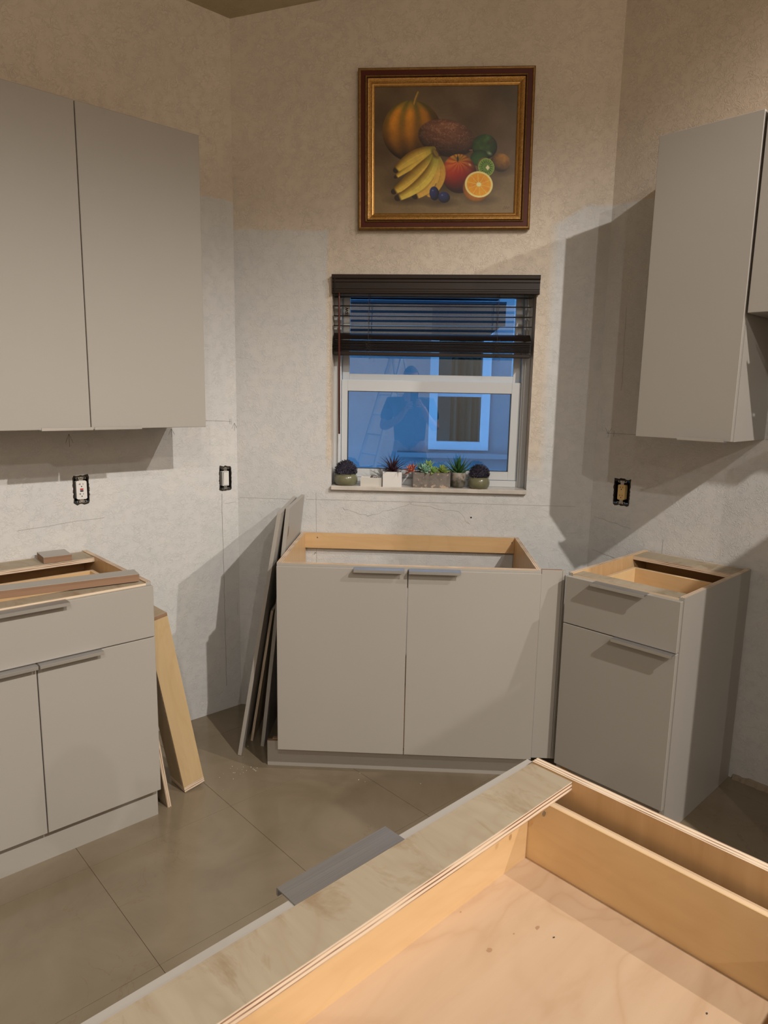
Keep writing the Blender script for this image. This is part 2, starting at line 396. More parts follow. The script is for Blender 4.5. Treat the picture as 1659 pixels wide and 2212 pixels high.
# ------------------------------------------------------------------ lamps
def recessed(i, xy, e, lab):
    z = zceil(xy); t = thing('recessed_light', lab, 'ceiling light', (xy[0], xy[1], z))
    t['group'] = 'recessed ceiling lights'
    nn = V((-KC*nL.x, -KC*nL.y, 1)).normalized() if (V((*xy, 0))-CL).dot(nL) < NFLAT else V((0, 0, 1))
    t.rotation_mode = 'QUATERNION'; t.rotation_quaternion = V((0, 0, 1)).rotation_difference(nn)
    bm = B(); lathe(bm, [(.055, -.001), (.088, -.001), (.092, -.005), (.086, -.012), (.058, -.010), (.055, -.001)], 32); fin('trim_ring', bm, mat('lamp_trim_white', (.8, .8, .8), .4), t, True)
    bm = B(); lathe(bm, [(.0, -.0035), (.055, -.0035)], 32); fin('diffuser', bm, mat('lamp_diffuser', (.9, .9, .9), .4, emit=LAMP_COL, estr=40*e), t)
    ld = bpy.data.lights.new('downlight', 'SPOT'); ld.spot_size = R(168); ld.spot_blend = .22; ld.shadow_soft_size = .035; ld.energy = LAMP_W*e; ld.color = LAMP_COL
    lo = bpy.data.objects.new('downlight', ld); C.objects.link(lo); lo.parent = t; lo.location = (0, 0, -.045)
LN = ['recessed ceiling light above the refrigerator side of the room', 'recessed ceiling light over the alcove beyond the right wall', 'recessed ceiling light behind the photographer', 'recessed ceiling light far back in the room', 'added fill light in a recessed fitting at the rear left of the room']
for i, ((xy, e), lb) in enumerate(zip(LAMPS, LN)): recessed(i, xy, e, lb)

# ------------------------------------------------------------------ cabinets
def handle(parent, xa, xb, yf, z, down=False, name='handle'):
    """edge pull: plate over the door edge, reaching out, with a small lip. yf = door front plane (outward is -y)"""
    s = -1 if down else 1
    bm = B()
    extrude_profile(bm, [(yf+.016, z+.0), (yf+.016, z+s*.0022), (yf-.026, z+s*.0022), (yf-.026, z-s*.009), (yf-.0235, z-s*.009), (yf-.0235, z)], xa, xb)
    h = fin(name, bm, M_steel, parent)
    bm = B(); extrude_profile(bm, [(yf-.0262, z-s*.0092), (yf-.0262, z+s*.0018), (yf-.0275, z+s*.0008), (yf-.0275, z-s*.0084)], xa, xb)
    me_ = bpy.data.meshes.new('lip'); bm.to_mesh(me_); bm.free(); me_.materials.append(M_lip)
    h.data.materials.append(M_lip); b2 = bmesh.new(); b2.from_mesh(h.data); n0 = len(b2.faces); b2.from_mesh(me_)
    b2.faces.ensure_lookup_table()
    for f_ in b2.faces[n0:]: f_.material_index = 1
    bmesh.ops.recalc_face_normals(b2, faces=b2.faces[:]); b2.to_mesh(h.data); b2.free(); return h
def door(parent, xa, xb, yf, z0, z1, name='door', t=.019): return box(name, xa, xb, yf, yf+t, z0, z1, M_lam, parent, .0014)
def drawer_box(d, x0, x1, yfr, yb, zt, zb):
    th = .015
    panel('drawer_side', x0, x0+th, yfr, yb, zb-.012, zt, 'x', M_drawy, d, {'x': M_dedge}, .001)
    panel('drawer_side', x1-th, x1, yfr, yb, zb-.012, zt, 'x', M_drawy, d, {'x': M_dedge}, .001)
    panel('drawer_front_board', x0+th, x1-th, yfr, yfr+th, zb-.012, zt, 'y', M_draw, d, {'y': M_dedge}, .001)
    panel('drawer_back_board', x0+th, x1-th, yb-th, yb, zb-.012, zt, 'y', M_draw, d, {'y': M_dedge}, .001)
    panel('drawer_bottom', x0+th, x1-th, yfr+th, yb-th, zb-.008, zb, 'z', M_pink, d, M_plyl)
Dp, Ht, TK = .60, .876, .114
def base_cabinet(t, W, drawer=True, doors=2, fr_w=.07, toe='full', toe_y=-.585, back=True, split=.6855, side_to_floor=False, sink=False, hy=None):
    y0 = -Dp; zb = 0 if side_to_floor else (.112 if toe == 'none' else TK-.004)
    for x in (0, W-.018):
        bm = B(); mi = (0, 1, 1)
        abox(bm, x, x+.018, y0, 0, zb, Ht, 0, mi)
        outer = 0 if x == 0 else 1
        o = fin('side_panel', bm, [M_birz, M_ply['x'], M_lam], t)
        for p in o.data.polygons:
            n = p.normal
            if (x == 0 and n.x < -.5) or (x > 0 and n.x > .5): p.material_index = 2
            if n.y < -.5: p.material_index = 2
    panel('bottom_panel', .018, W-.018, y0, -.004, TK, TK+.018, 'z', M_birx, t)
    if back: panel('back_panel', .018, W-.018, -.012, -.004, TK+.018, Ht-.003, 'y', M_birx, t)
    if sink:
        panel('front_rail', .018, W-.018, y0, y0+.016, .79, Ht, 'y', M_birx, t)
        panel('front_rail_facing', .0, W, y0-.0015, y0, .80, Ht-.0015, 'y', M_lam, t)
        panel('back_rail', .018, W-.018, -.018, -.002, .803, Ht-.001, 'y', M_birx, t)
    else:
        panel('front_stretcher', .018, W-.018, y0+.005, y0+fr_w, Ht-.020, Ht-.003, 'z', M_raw, t, None, .0006)
        panel('rear_stretcher', .018, W-.018, -.134 if W < .8 else -.048, -.012, Ht-.020, Ht-.003, 'z', M_raw, t, None, .0006)
        panel('front_rail', .018, W-.018, y0-.0008, y0+.005, Ht-.05, Ht-.0035, 'y', M_plyl['z'], t, {'y': M_raw})
    yf = y0-.0215
    if toe != 'none' and not side_to_floor:
        panel('toe_kick', .0, W, toe_y, toe_y+.016, 0, TK-.004, 'y', M_lam, t)
        for x in (.0, W-.016): panel('toe_kick_return', x, x+.016, toe_y+.016, -.02, 0, TK-.004, 'x', M_lam, t)
    elif side_to_floor:
        panel('toe_kick', .018, W-.018, y0+.06, y0+.076, 0, TK-.002, 'y', M_lam, t)
    top = .866
    if drawer:
        d = door(t, .002, W-.002, yf, split+.0025, top, 'drawer')
        drawer_box(d, .036, W-.036, y0+.006, -.16 if W < .8 else y0+.525, .833, .713)
        handle(d, W/2-.1, W/2+.1, yf, top)
        top = split-.001
    ws = (W-.004)/doors
    for k in range(doors):
        xa, xb = .002+ws*k+(.0015 if k else 0), .002+ws*(k+1)-(.0015 if k < doors-1 else 0)
        dd = door(t, xa, xb, yf, TK+.001, top-.0)
        if hy: ha = hy[k]
        elif doors == 2: ha = (xb-.193, xb-.001) if k == 0 else (xa+.001, xa+.193)
        else: ha = (xb-.2215, xb-.003)
        handle(dd, ha[0], ha[1], yf, top)

def ctx(org, rotz): return lambda x, y, z=0: V(org) + Matrix.Rotation(rotz, 3, 'Z') @ V((x, y, z))
# left base cabinet
LB_W = .76; LB_O = CL + dL*(.698+LB_W) + nL*.004
t = thing('base_cabinet', 'greige base cabinet without worktop on the left, one wide drawer over two doors', 'cabinet', LB_O, AL)
base_cabinet(t, LB_W)
# right base cabinet
RB_O = CR + dR*.2716 + nR*.0085
t = thing('base_cabinet', 'narrow greige base cabinet on the right, one drawer over a single door', 'cabinet', RB_O, -AR)
base_cabinet(t, .4335, doors=1, side_to_floor=True)
# sink base
SA, SG, SW_ = -.3065, .0071, 1.0043
t = thing('sink_base_cabinet', 'open topped two door greige sink base cabinet standing below the window', 'cabinet', (SA, -SG, 0), 0)
base_cabinet(t, SW_, drawer=False, toe='none', back=False, sink=True, hy=[(.2985, .4895), (.5065, .700)])
for x, z in ((.075, .853), (SW_-.03, .853)):
    bm = B(); lathe(bm, [(0, 0), (.0032, 0), (.0042, -.001), (.0042, -.003)], 12, mi=0)
    o = fin('screw', bm, M_zinc, t, loc=(x, -.0185, z)); o.rotation_euler = (R(90), 0, 0)
# screw in the wall seen through the open back
for q in ((-.245, .775), (.27, .797)):
    bm = B(); tube(bm, [(q[0], 0.004, q[1]), (q[0]+.004, -.012, q[1]+.002)], .0022, 8); fin('wall_screw', bm, M_zinc, wall_back)
bm = B(); lathe(bm, [(0, 0), (.004, 0)], 12); o = fin('drill_hole', bm, M_slot, wall_back, loc=(.478, -.0008, .962)); o.rotation_euler = (R(90), 0, 0)
# toe board standing loose below the sink base, longer than the cabinet
bm = B(); abox(bm, -.363, .690, -.547, -.531, 0, .1085, 0, (1, 0, 1))
tag(fin('toe_kick_board', bm, [M_lam, M_plyb['y']]), 'long greige toe kick board under the sink base cabinet, sticking out at its left end', 'board')
bm = B(); abox(bm, -.345, .680, -.529, -.513, 0, .1105, 0, (1, 0, 1))
tag(fin('toe_kick_board', bm, [M_rawd, M_plyb['y']]), 'brown cored board directly behind the greige toe kick board of the sink base', 'board')
sink_cab = [o for o in C.objects if o.name == 'sink_base_cabinet'][0]
for x in (.05, .92):   # feet carrying the cabinet behind the toe boards
    panel('support_foot', x, x+.018, -.50, -.03, 0, .1115, 'x', M_rawd, sink_cab)
# filler panel between sink base and right base cabinet
t = thing('filler_strip', 'narrow upright greige filler strip between the sink base and the right base cabinet', 'board', (.6995, -SG, 0))
bm = B(); abox(bm, .0, .078, -.600, -.582, .112, .8765, .001, (1, 0, 1)); fin('front_board', bm, [M_lam, M_plyb['y']], t)
bm = B(); extrude_profile(bm, [(0, 0), (.016, 0), (.016, .764), (0, .764)], 0, .012); fin('return_board', bm, [M_lam], t, loc=(.0785, -.600, .112), rotz=R(4))
# left wall cabinet
ZU, HU = 1.3766, 1.0627
def upper(t, W, H, z0, nd, hs, dep=.303):
    for x in (0, W-.018): panel('side_panel', x, x+.018, -dep, 0, z0, z0+H, 'x', M_lam, t, {'x': M_lam, 'y': M_lam, 'z': M_lam})
    panel('top_panel', .018, W-.018, -dep, -.002, z0+H-.018, z0+H, 'z', M_birx, t)
    panel('bottom_panel', .018, W-.018, -dep, -.002, z0, z0+.018, 'z', M_lam, t, {'x': M_lam, 'y': M_lam, 'z': M_lam})
    panel('back_panel', .018, W-.018, -.010, -.002, z0+.018, z0+H-.018, 'y', M_birx, t)
    yf = -dep-.0215; ws = W/nd
    for k in range(nd):
        xa, xb = ws*k+(.0015 if k else .001), ws*(k+1)-(.0015 if k < nd-1 else .001)
        dd = door(t, xa, xb, yf, z0+.0005, z0+H-.001)
        if hs[k]: handle(dd, hs[k][0], hs[k][1], yf, z0+.0005, True)
UW = .884; UL_O = CL + dL*(.328+UW) + nL*.001
t = thing('wall_cabinet', 'wide two door greige wall cabinet on the left wall', 'cabinet', UL_O, AL)
upper(t, UW, HU, ZU, 2, [(.272, .4395), (.4445, .613)])
UR_O = CR + dR*.3467 + nR*.001
t = thing('wall_cabinet', 'tall single door greige wall cabinet on the right wall', 'cabinet', UR_O, -AR)
upper(t, .350, HU, ZU, 1, [(.172, .335)])
UR2 = CR + dR*.704 + nR*.001
t = thing('wall_cabinet', 'shorter greige wall cabinet at the right edge, mounted higher than its neighbour', 'cabinet', UR2, -AR)
upper(t, .76, .632, 1.807, 2, [(.19, .375), (.385, .57)])
# unseen refrigerator beyond the range gap, added to shade the right base cabinet's side
t = thing('refrigerator', 'unseen steel refrigerator against the right wall, added to shade the side of the narrow base cabinet', 'refrigerator', CR + dR*1.49 + nR*.02, -AR)
M_fr = mat('fridge_steel', (.42, .42, .42), .38, .8)
box('body', 0, .90, -.69, 0, .03, 1.78, mat('fridge_grey', (.20, .20, .20), .5), t, .004)
for a, b, z0, z1 in ((.0, .448, .72, 1.775), (.452, .90, .72, 1.775), (.0, .90, .06, .712)):
    d = box('door', a, b, -.742, -.692, z0, z1, M_fr, t, .006)
    bm = B()
    if z0 > .1:
        hx = b-.04 if a == 0 else a+.04; tube(bm, [(hx, -.742, z0+.15), (hx, -.785, z0+.17), (hx, -.785, z1-.2), (hx, -.742, z1-.18)], .011, 10)
    else: tube(bm, [(.1, -.742, .64), (.12, -.785, .64), (.78, -.785, .64), (.80, -.742, .64)], .011, 10)
    fin('handle', bm, M_steel, d, True)
for x in (.06, .84):
    for y in (-.66, -.06): box('foot', x-.02, x+.02, y-.02, y+.02, 0, .03, M_black, t, 0)
# island base in the foreground
IA = R(46.0); IK = V((0.445, -1.988, 0)); idl = V((-math.cos(IA), -math.sin(IA), 0)); idr = V((math.sin(IA), -math.cos(IA), 0))
t = thing('island_base_cabinet', 'open topped drawer base cabinet in the foreground with bare birch plywood top rail', 'cabinet', IK + idr*Dp, IA+PI)
base_cabinet(t, .873, drawer=True, doors=2, fr_w=.082, toe_y=-.52)
# bumpers / screw holes inside the island front board
bm = B(); lathe(bm, [(0, 0), (.004, 0), (.0045, .002)], 12); o = fin('screw', bm, M_zinc, t, loc=(.10, -Dp+.0825, .848)); o.rotation_euler = (R(90), 0, 0)

isl_bottom = None
for ch in t.children:
    if ch.name.startswith('drawer'):
        for c2 in ch.children:
            if c2.name.startswith('drawer_bottom'): isl_bottom = c2
M_knot = mat('knot_brown', (.40, .24, .14), .6); M_speck = mat('speck_dark', (.06, .05, .05), .8)
for kx, ky, kr, km in ((.177, -.470, .0048, M_knot), (.267, -.493, .0052, M_knot), (.175, -.442, .0022, M_speck), (.240, -.571, .002, M_knot), (.136, -.230, .002, M_speck), (.214, -.487, .002, M_knot)):
    bm = B(); rk = random.Random(int(kx*9999)); bm.faces.new([bm.verts.new((kx+kr*(.7+.5*rk.random())*math.cos(q*PI/5), ky+kr*.7*(.7+.5*rk.random())*math.sin(q*PI/5), .71325)) for q in range(10)])
    fin('knot', bm, km, isl_bottom) if isl_bottom else None

# ------------------------------------------------------------------ loose boards
def slab(name, a, b, c, th, mats, lab, cat, grp=None, bev=.0008, children=None):
    """rectangular board: a origin corner, b-a length edge, c-a width edge, thickness th along (b-a)x(c-a)"""
    a, b, c = V(a), V(b), V(c); ex = (b-a); ey = (c-a); lx, ly = ex.length, ey.length
    ex.normalize(); ez = ex.cross(ey.normalized()).normalized(); ey = ez.cross(ex)
    M = Matrix(((ex.x, ey.x, ez.x, a.x), (ex.y, ey.y, ez.y, a.y), (ex.z, ey.z, ez.z, a.z), (0, 0, 0, 1)))
    bm = B(); abox(bm, 0, lx, 0, ly, 0, th, bev, (1, 1, 0)); o = fin(name, bm, mats); o.matrix_world = M
    return tag(o, lab, cat, grp), lx, ly
LAMS = [M_lam, M_lam]
# two greige panels and a plywood board leaning against the left side of the sink base
o, lx, ly = slab('cabinet_board', (-.489, -.483, 0.0), (-.3125, -.484, 1.044), (-.501, -.050, 0.0), .0155, LAMS, 'outermost greige panel leaning right towards the sink base cabinet, foot furthest left', 'board', 'boards leaning against the sink base')
o, lx, ly = slab('cabinet_board', (-.409, -.402, 0.0), (-.294, -.399, 1.051), (-.409, -.012, 0.0), .0155, LAMS, 'greige panel with a keyhole slot leaning on the sink base, closest to the cabinet side', 'board', 'boards leaning against the sink base')
bm = B()
K_ = [(.0045*math.cos(a), .023*math.sin(a)) for a in [2*PI*k/20 for k in range(20)]]
prism(bm, [(y, x) for x, y in K_], 0, .0004); so = fin('keyhole_slot', bm, mat('slot_brown', (.10, .04, .02), .8), o, loc=(.955, .030, -.0005))
for dx in (.030, -.030):
    bm = B(); lathe(bm, [(0, 0), (.0022, 0)], 8); fin('pilot_hole', bm, M_slot, so, loc=(dx, 0, -.0002))
slab('leaning_board', (-.468, -.359, 0.0), (-.372, -.359, .600), (-.472, -.07, 0.0), .0115, [M_rawd, M_ply['z']], 'raw plywood board with brown laminated edge leaning between the two greige panels', 'board')
# plywood toe kick box standing on end against the left base cabinet
E0 = CL + dL*.563 + nL*.528; tau = R(10.3); Lb = .725
t = thing('plywood_box_frame', 'narrow raw plywood box frame leaning on the right side of the left base cabinet', 'board', E0)
bx = -dL*math.cos(tau) + V((0, 0, 1))*math.sin(tau); bz = dL*math.sin(tau) + V((0, 0, 1))*math.cos(tau); by = -nL
t.rotation_mode = 'QUATERNION'; t.rotation_quaternion = Matrix(((bx.x, by.x, bz.x), (bx.y, by.y, bz.y), (bx.z, by.z, bz.z))).to_quaternion()
wd, dp_ = .0835, .115; M_tan = wood('tan_plywood_face', (0.50, 0.355, 0.19), (0.55, 0.395, 0.215), (0.43, 0.28, 0.13), 'z', rough=.5)
M_rawz = wood('raw_plywood_upright', (0.36, 0.285, 0.19), (0.40, 0.32, 0.215), (0.28, 0.20, 0.12), 'z', rough=.6)
panel('front_board', 0, wd, 0, .012, .0235, Lb-.0125, 'y', M_tan, t, None)
panel('end_board', 0, wd, -.001, dp_, .002, .023, 'z', M_rawd, t, None)
panel('side_board', .0, .012, .0125, dp_, .0235, Lb-.0125, 'x', M_rawz, t, None)
panel('side_board', wd-.012, wd, .0125, dp_, .0235, Lb-.0125, 'x', M_rawz, t, None)
panel('end_board', 0, wd, 0, dp_, Lb-.012, Lb, 'z', M_rawd, t, M_plyb)
# short plywood offcut standing almost flat against the cabinet side
q0 = CL + dL*.640 + nL*.575; q1 = CL + dL*.680 + nL*.575 + V((0, 0, .30)); q2 = CL + dL*.640 + nL*.20
slab('plywood_offcut', q0, q1, q2, .015, [M_rawd, M_ply['z']], 'thin plywood offcut standing between the box frame and the left base cabinet', 'board')
# filler strip lying across the front of the left base cabinet
def LBp(s, n, z): return CL + dL*s + nL*n + V((0, 0, z))
o, _, _ = slab('filler_strip', LBp(.728, .583, .8767), LBp(1.40, .474, .8767), LBp(.741, .514, .8767), .026, [M_lam, M_plyb['z']], 'long greige faced strip with brown core edge lying on top of the left base cabinet', 'board')
if o.matrix_world.to_3x3()[2][2] < 0: o.matrix_world = o.matrix_world @ Matrix.Translation((0, 0, -.026))
o, _, _ = slab('wood_block', LBp(.798, .135, .8735), LBp(.897, .128, .8735), LBp(.784, .030, .8735), .024, [M_lam, M_plyb['z']], 'short greige faced offcut block on the back rail of the left base cabinet', 'board')
if o.matrix_world.to_3x3()[2][2] < 0: o.matrix_world = o.matrix_world @ Matrix.Translation((0, 0, -.024))

bm = B(); rc = random.Random(9)
for k in range(26):
    cx_, cy_ = -.46+rc.gauss(0, .05), -.60+rc.gauss(0, .06)
    if k > 20: cx_, cy_ = rc.uniform(-.3, .5), rc.uniform(-.66, -.58)
    r_ = rc.uniform(.0008, .0026); a_ = rc.random()*6
    top_ = bm.verts.new((cx_, cy_, .0002+r_*.9)); ba = [bm.verts.new((cx_+r_*math.cos(a_+q), cy_+r_*math.sin(a_+q), .0002)) for q in (0, 2.0, 4.2)]
    for q in range(3): bm.faces.new((ba[q], ba[(q+1) % 3], top_))
tag(fin('plaster_crumbs', bm, mat('crumb_white', (.8, .79, .76), .8)), 'white plaster crumbs scattered on the floor beside the leaning boards', 'debris', None, 'stuff')

# ------------------------------------------------------------------ wall devices
def wall_frame(side):
    return (CL, AL) if side == 'L' else (CR, -AR)
def jagged(bm, cx, cz, hw, hh, amp, seed, yy, inner=.0, n=44):
    rnd = random.Random(seed); out = []; inn_ = []
    for k in range(n):
        a = 2*PI*k/n; c, s = math.cos(a), math.sin(a); m_ = max(abs(c)/hw, abs(s)/hh); x, z = c/m_, s/m_
        f = 1+amp*(rnd.random()-.2); out.append((cx+x*f, cz+z*f)); g = 1-inner*(.6+.5*rnd.random()); inn_.append((cx+x*g, cz+z*g))
    return out, inn_
def device(kind, side, hole, lab, cat, seed):
    org, rz = wall_frame(side); x0, x1, z0, z1 = hole; cx, cz = (x0+x1)/2, (z0+z1)/2
    t = thing('wall_switch' if kind == 'switch' else 'wall_outlet', lab, cat, V(org) + Matrix.Rotation(rz, 3, 'Z') @ V((cx, 0, cz)), rz)
    hw, hh = (x1-x0)/2, (z1-z0)/2
    # ragged plaster edge, coloured near-black for the shade of the open hole
    bm = B(); out, inn_ = jagged(bm, 0, 0, hw+.001, hh+.002, .11, seed, 0, .10)
    n = len(out); A = [bm.verts.new((x, -.0012, z)) for x, z in out]; Bv = [bm.verts.new((x, -.0010, z)) for x, z in inn_]; Av = [bm.verts.new((x*1.03, .0008, z*1.02)) for x, z in out]
    for k in range(n):
        bm.faces.new((A[k], A[(k+1) % n], Bv[(k+1) % n], Bv[k])); bm.faces.new((A[k], A[(k+1) % n], Av[(k+1) % n], Av[k]))
    fin('hole_shade_rim', bm, mat('rim_%d' % seed, (.035, .026, .018), .9), t)
    # junction box sunk in the wall
    bm = B(); a = .001
    abox(bm, -hw+a, -hw+a+.0015, .001, .06, -hh+a+.008, hh-a-.008); abox(bm, hw-a-.0015, hw-a, .001, .06, -hh+a+.008, hh-a-.008)
    abox(bm, -hw+a, hw-a, .001, .06, -hh+a+.007, -hh+a+.009); abox(bm, -hw+a, hw-a, .001, .06, hh-a-.009, hh-a-.007); abox(bm, -hw+a, hw-a, .058, .06, -hh+.008, hh-.008)
    fin('junction_box', bm, M_black, t)
    # steel yoke with screw ears
    bm = B(); abox(bm, -.008, .008, .000, .0015, -hh+.002, hh-.002)
    for s in (-1, 1):
        abox(bm, -.019, .019, -.0006, .0010, s*(hh-.007)-.0045, s*(hh-.007)+.0045)
        for sx in (-1, 1): lathe(bm, [(.0, 0), (.0001, 0)], 3)
    yk = fin('mounting_yoke', bm, M_zinc, t)
    for s in (-1, 1):
        bm = B(); lathe(bm, [(0, .0026), (.0030, .002), (.0034, 0)], 12); o = fin('screw', bm, M_zinc, yk, loc=(0, -.0006, s*(hh-.007))); o.rotation_euler = (R(90), 0, 0)
        for sx in (-1, 1):
            bm = B(); lathe(bm, [(0, .001), (.0032, .001), (.0034, 0)], 10); o = fin('yoke_ear_hole', bm, M_slot, yk, loc=(sx*.0135, -.0005, s*(hh-.007))); o.rotation_euler = (R(90), 0, 0)
    if kind == 'switch':
        bm = B(); abox(bm, -.0165, .0165, -.004, .02, -.034, .034, .0015); f = fin('switch_frame', bm, M_devw, t)
        bm = B(); extrude_profile(bm, [(0, -.030), (-.0015, -.030), (-.0045, .030), (0, .030)], -.0125, .0125); fin('rocker', bm, M_devw, f, loc=(0, -.0042, 0))
        bm = B(); abox(bm, -.0135, .0135, -.0044, -.004, -.031, .031); fin('rocker_gap', bm, M_slot, f)
        return t
    M_d = M_devw if kind == 'gfci' else M_devi
    bm = B(); prism(bm, [(x, z) for x, z in [(-.0165, -.030), (-.0125, -.0335), (.0125, -.0335), (.0165, -.030), (.0165, .030), (.0125, .0335), (-.0125, .0335), (-.0165, .030)]], 0, .024)
    f = fin('outlet_face', bm, M_d, t, loc=(0, .019, 0)); f.rotation_euler = (R(90), 0, 0)
    if kind == 'gfci': f.scale = (1.22, 1.10, 1)
    def sl(x, z, w_, h_): return box('slot', x-w_/2, x+w_/2, -.0056, -.0048, z-h_/2, z+h_/2, M_slot, t, 0)
    off = .0195 if kind == 'gfci' else .018
    for s in (1, -1):
        c = s*off
        sl(-.0055, c+.004, .0016, .0075); sl(.0058, c+.004, .0014, .0062)
        if kind == 'gfci': sl(-.0085, c+.004, .005, .0014)
        bm = B(); lathe(bm, [(0, 0), (.0023, 0)], 14); o = fin('ground_hole', bm, M_slot, t, loc=(0, -.0054, c-.0055)); o.rotation_euler = (R(90), 0, 0)
    if kind == 'gfci':
        box('reset_button', -.006, .006, -.0068, -.0048, .0008, .0062, M_red, t, .0004); box('test_button', -.006, .006, -.0068, -.0048, -.0062, -.0010, M_slot, t, .0004)
    return t
device('gfci', 'L', GF, 'white outlet with red and black buttons and no cover plate on the left wall', 'outlet', 11)
device('switch', 'L', SW, 'white rocker switch without cover plate near the left wall corner', 'switch', 12)
device('plain', 'R', RO, 'ivory duplex outlet without cover plate on the right wall', 'outlet', 13)

# ------------------------------------------------------------------ pencil marks and cracks (thin flat marks on the walls)
def marks(name, side_obj, lines, m, wd=.0012):
    bm = B()
    for ln in lines:
        for (xa, za), (xb, zb) in zip(ln, ln[1:]):
            d = V((xb-xa, 0, zb-za)); 
            if d.length < 1e-6: continue
            d.normalize(); p = V((-d.z, 0, d.x))*wd/2
            bm.faces.new([bm.verts.new(V((x, -.0006, z))+s*p) for x, z, s in ((xa, za, -1), (xb, zb, -1), (xb, zb, 1), (xa, za, 1))])
    o = fin(name, bm, m, side_obj); return o
def wiggly(a, b, n=14, amp=.004, seed=1):
    rnd = random.Random(seed); return [(a[0]+(b[0]-a[0])*k/n+amp*(rnd.random()-.5), a[1]+(b[1]-a[1])*k/n+amp*(rnd.random()-.5)) for k in range(n+1)]
def fan(x, z, h=.035): return [[(x, z), (x, z-h)], [(x, z), (x-.014, z-h*.7)], [(x, z), (x+.014, z-h*.7)]]
marks('pencil_mark', wall_left, [[(-.22, ZU+.012), (-.028, ZU+.004)], [(-.030, ZU+.016), (-.028, ZU-.010)], [(-.038, ZU+.016), (-.036, ZU-.008)]] + fan(-.012, ZU-.004) + fan(-.318, ZU-.024) + fan(-.74, ZU-.035, .05), M_pencil)
marks('pencil_mark', wall_right, [[(.05, ZU-.012), (.36, ZU-.010)], [(.058, ZU+.002), (.058, ZU-.03)], [(.042, ZU+.012), (.058, ZU-.014)], [(.074, ZU+.012), (.058, ZU-.014)], [(.085, ZU), (.085, ZU-.025)]] + fan(.47, ZU+.004, .02) + fan(.80, ZU-.002, .05) + [[(.70, ZU), (.95, ZU-.001)]], M_pencil)
marks('pencil_mark', wall_back, [[(-.60, 1.028), (-.36, 1.026)], [(-.29, 1.028), (.95, 1.026)], [(-.242, 1.06), (-.236, .50)]], M_crack, .0014)
marks('plaster_crack', wall_back, [wiggly((-.12, .99), (.0, .955), 8, .008, 2) + wiggly((.0, .955), (.20, 1.02), 8, .008, 3) + wiggly((.20, 1.02), (.42, .985), 8, .010, 4) + wiggly((.42, .985), (.47, .93), 4, .01, 5)], M_crack, .0010)
marks('plaster_crack', wall_left, [wiggly((-.084, 1.05), (-.080, .12), 24, .003, 6)], mat('crack_dark', (.18, .165, .155), .9), .0015)
marks('plaster_crack', wall_left, [wiggly((-.07, 1.006), (-.01, 1.008), 4, .002, 7), wiggly((-.012, .52), (-.012, .46), 3, .002, 8), wiggly((-.95, .985), (-.62, 1.0), 6, .004, 15)], M_crack, .0014)
marks('plaster_crack', wall_right, [wiggly((.02, .83), (.20, .80), 8, .004, 9), wiggly((.02, .985), (.20, .955), 8, .006, 10), wiggly((.10, 1.9), (.105, 1.55), 10, .005, 16), wiggly((.345, .93), (.345, .86), 4, .003, 17)], M_crack, .0012)

# ------------------------------------------------------------------ window, sill
win = link('window_1', None); win['kind'] = 'structure'
x0, x1, z0, z1 = -.172, .724, 1.0965, 2.022
def frame_rect(name, xa, xb, za, zb, ya, yb, ws, m, parent):   # four mitre-free bars (l, r, b, t widths)
    l, r_, b, t_ = ws; bm = B()
    abox(bm, xa, xa+l, ya, yb, za, zb, .0012); fin(name+'_stile', bm, m, parent)
    bm = B(); abox(bm, xb-r_, xb, ya, yb, za, zb, .0012); fin(name+'_stile', bm, m, parent)
    bm = B(); abox(bm, xa+l, xb-r_, ya, yb, za, za+b, .0012); fin(name+'_rail', bm, m, parent)
    bm = B(); abox(bm, xa+l, xb-r_, ya, yb, zb-t_, zb, .0012); fin(name+'_rail', bm, m, parent)
frame_rect('outer_frame', x0, x1, z0, z1, .083, .185, (.034, .034, .030, .034), M_alu, win)
for x in (-.150, .698):   # track ribs in the jambs
    box('track_rib', x, x+.005, .070, .083, z0, z1, M_alu, win, .0008)
low = box('lower_sash', -.136, -.108, .088, .112, 1.128, 1.578, M_alu, win, .0012)
box('sash_stile', .648, .688, .088, .112, 1.128, 1.578, M_alu, low, .0012)
box('sash_rail', -.108, .648, .088, .112, 1.128, 1.168, M_alu, low, .0012)
box('sash_rail', -.108, .648, .088, .112, 1.528, 1.578, M_alu, low, .0012)
for a in ((-.108, -.105, 1.168, 1.528), (.645, .648, 1.168, 1.528), (-.108, .648, 1.168, 1.1705), (-.108, .648, 1.5255, 1.528)):
    box('gasket', a[0], a[1], .0885, .111, a[2], a[3], M_gask, low, 0)
upp = box('upper_sash', -.136, -.104, .122, .148, 1.570, 1.990, M_alu, win, .0012)
box('sash_stile', .655, .688, .122, .148, 1.570, 1.990, M_alu, upp, .0012)
box('sash_rail', -.104, .655, .122, .148, 1.570, 1.607, M_alu, upp, .0012)
box('sash_rail', -.104, .655, .122, .148, 1.955, 1.990, M_alu, upp, .0012)
g = B(); abox(g, -.378, .378, -.002, .002, -.181, .181); go = fin('glass_pane', g, M_glass, win, loc=(.270, .0995, 1.348)); go.rotation_euler = (R(0), 0, 0)
g = B(); abox(g, -.3795, .3795, -.002, .002, -.174, .174); go = fin('glass_pane', g, M_glass, win, loc=(.2755, .135, 1.781)); go.rotation_euler = (R(0), 0, 0)
st = box('sticker', -.131, -.1065, .1210, .1219, 1.76, 1.955, mat('sticker_paper', (.78, .78, .78), .6), win, 0)
fc = bpy.data.curves.new('t', 'FONT'); fc.body = 'ESW'; fc.size = .019; fc.extrude = .0002; fc.offset = .0007; fc.align_x = 'LEFT'; fc.space_character = 1.1
to = bpy.data.objects.new('t', fc); C.objects.link(to); bpy.context.view_layer.update()
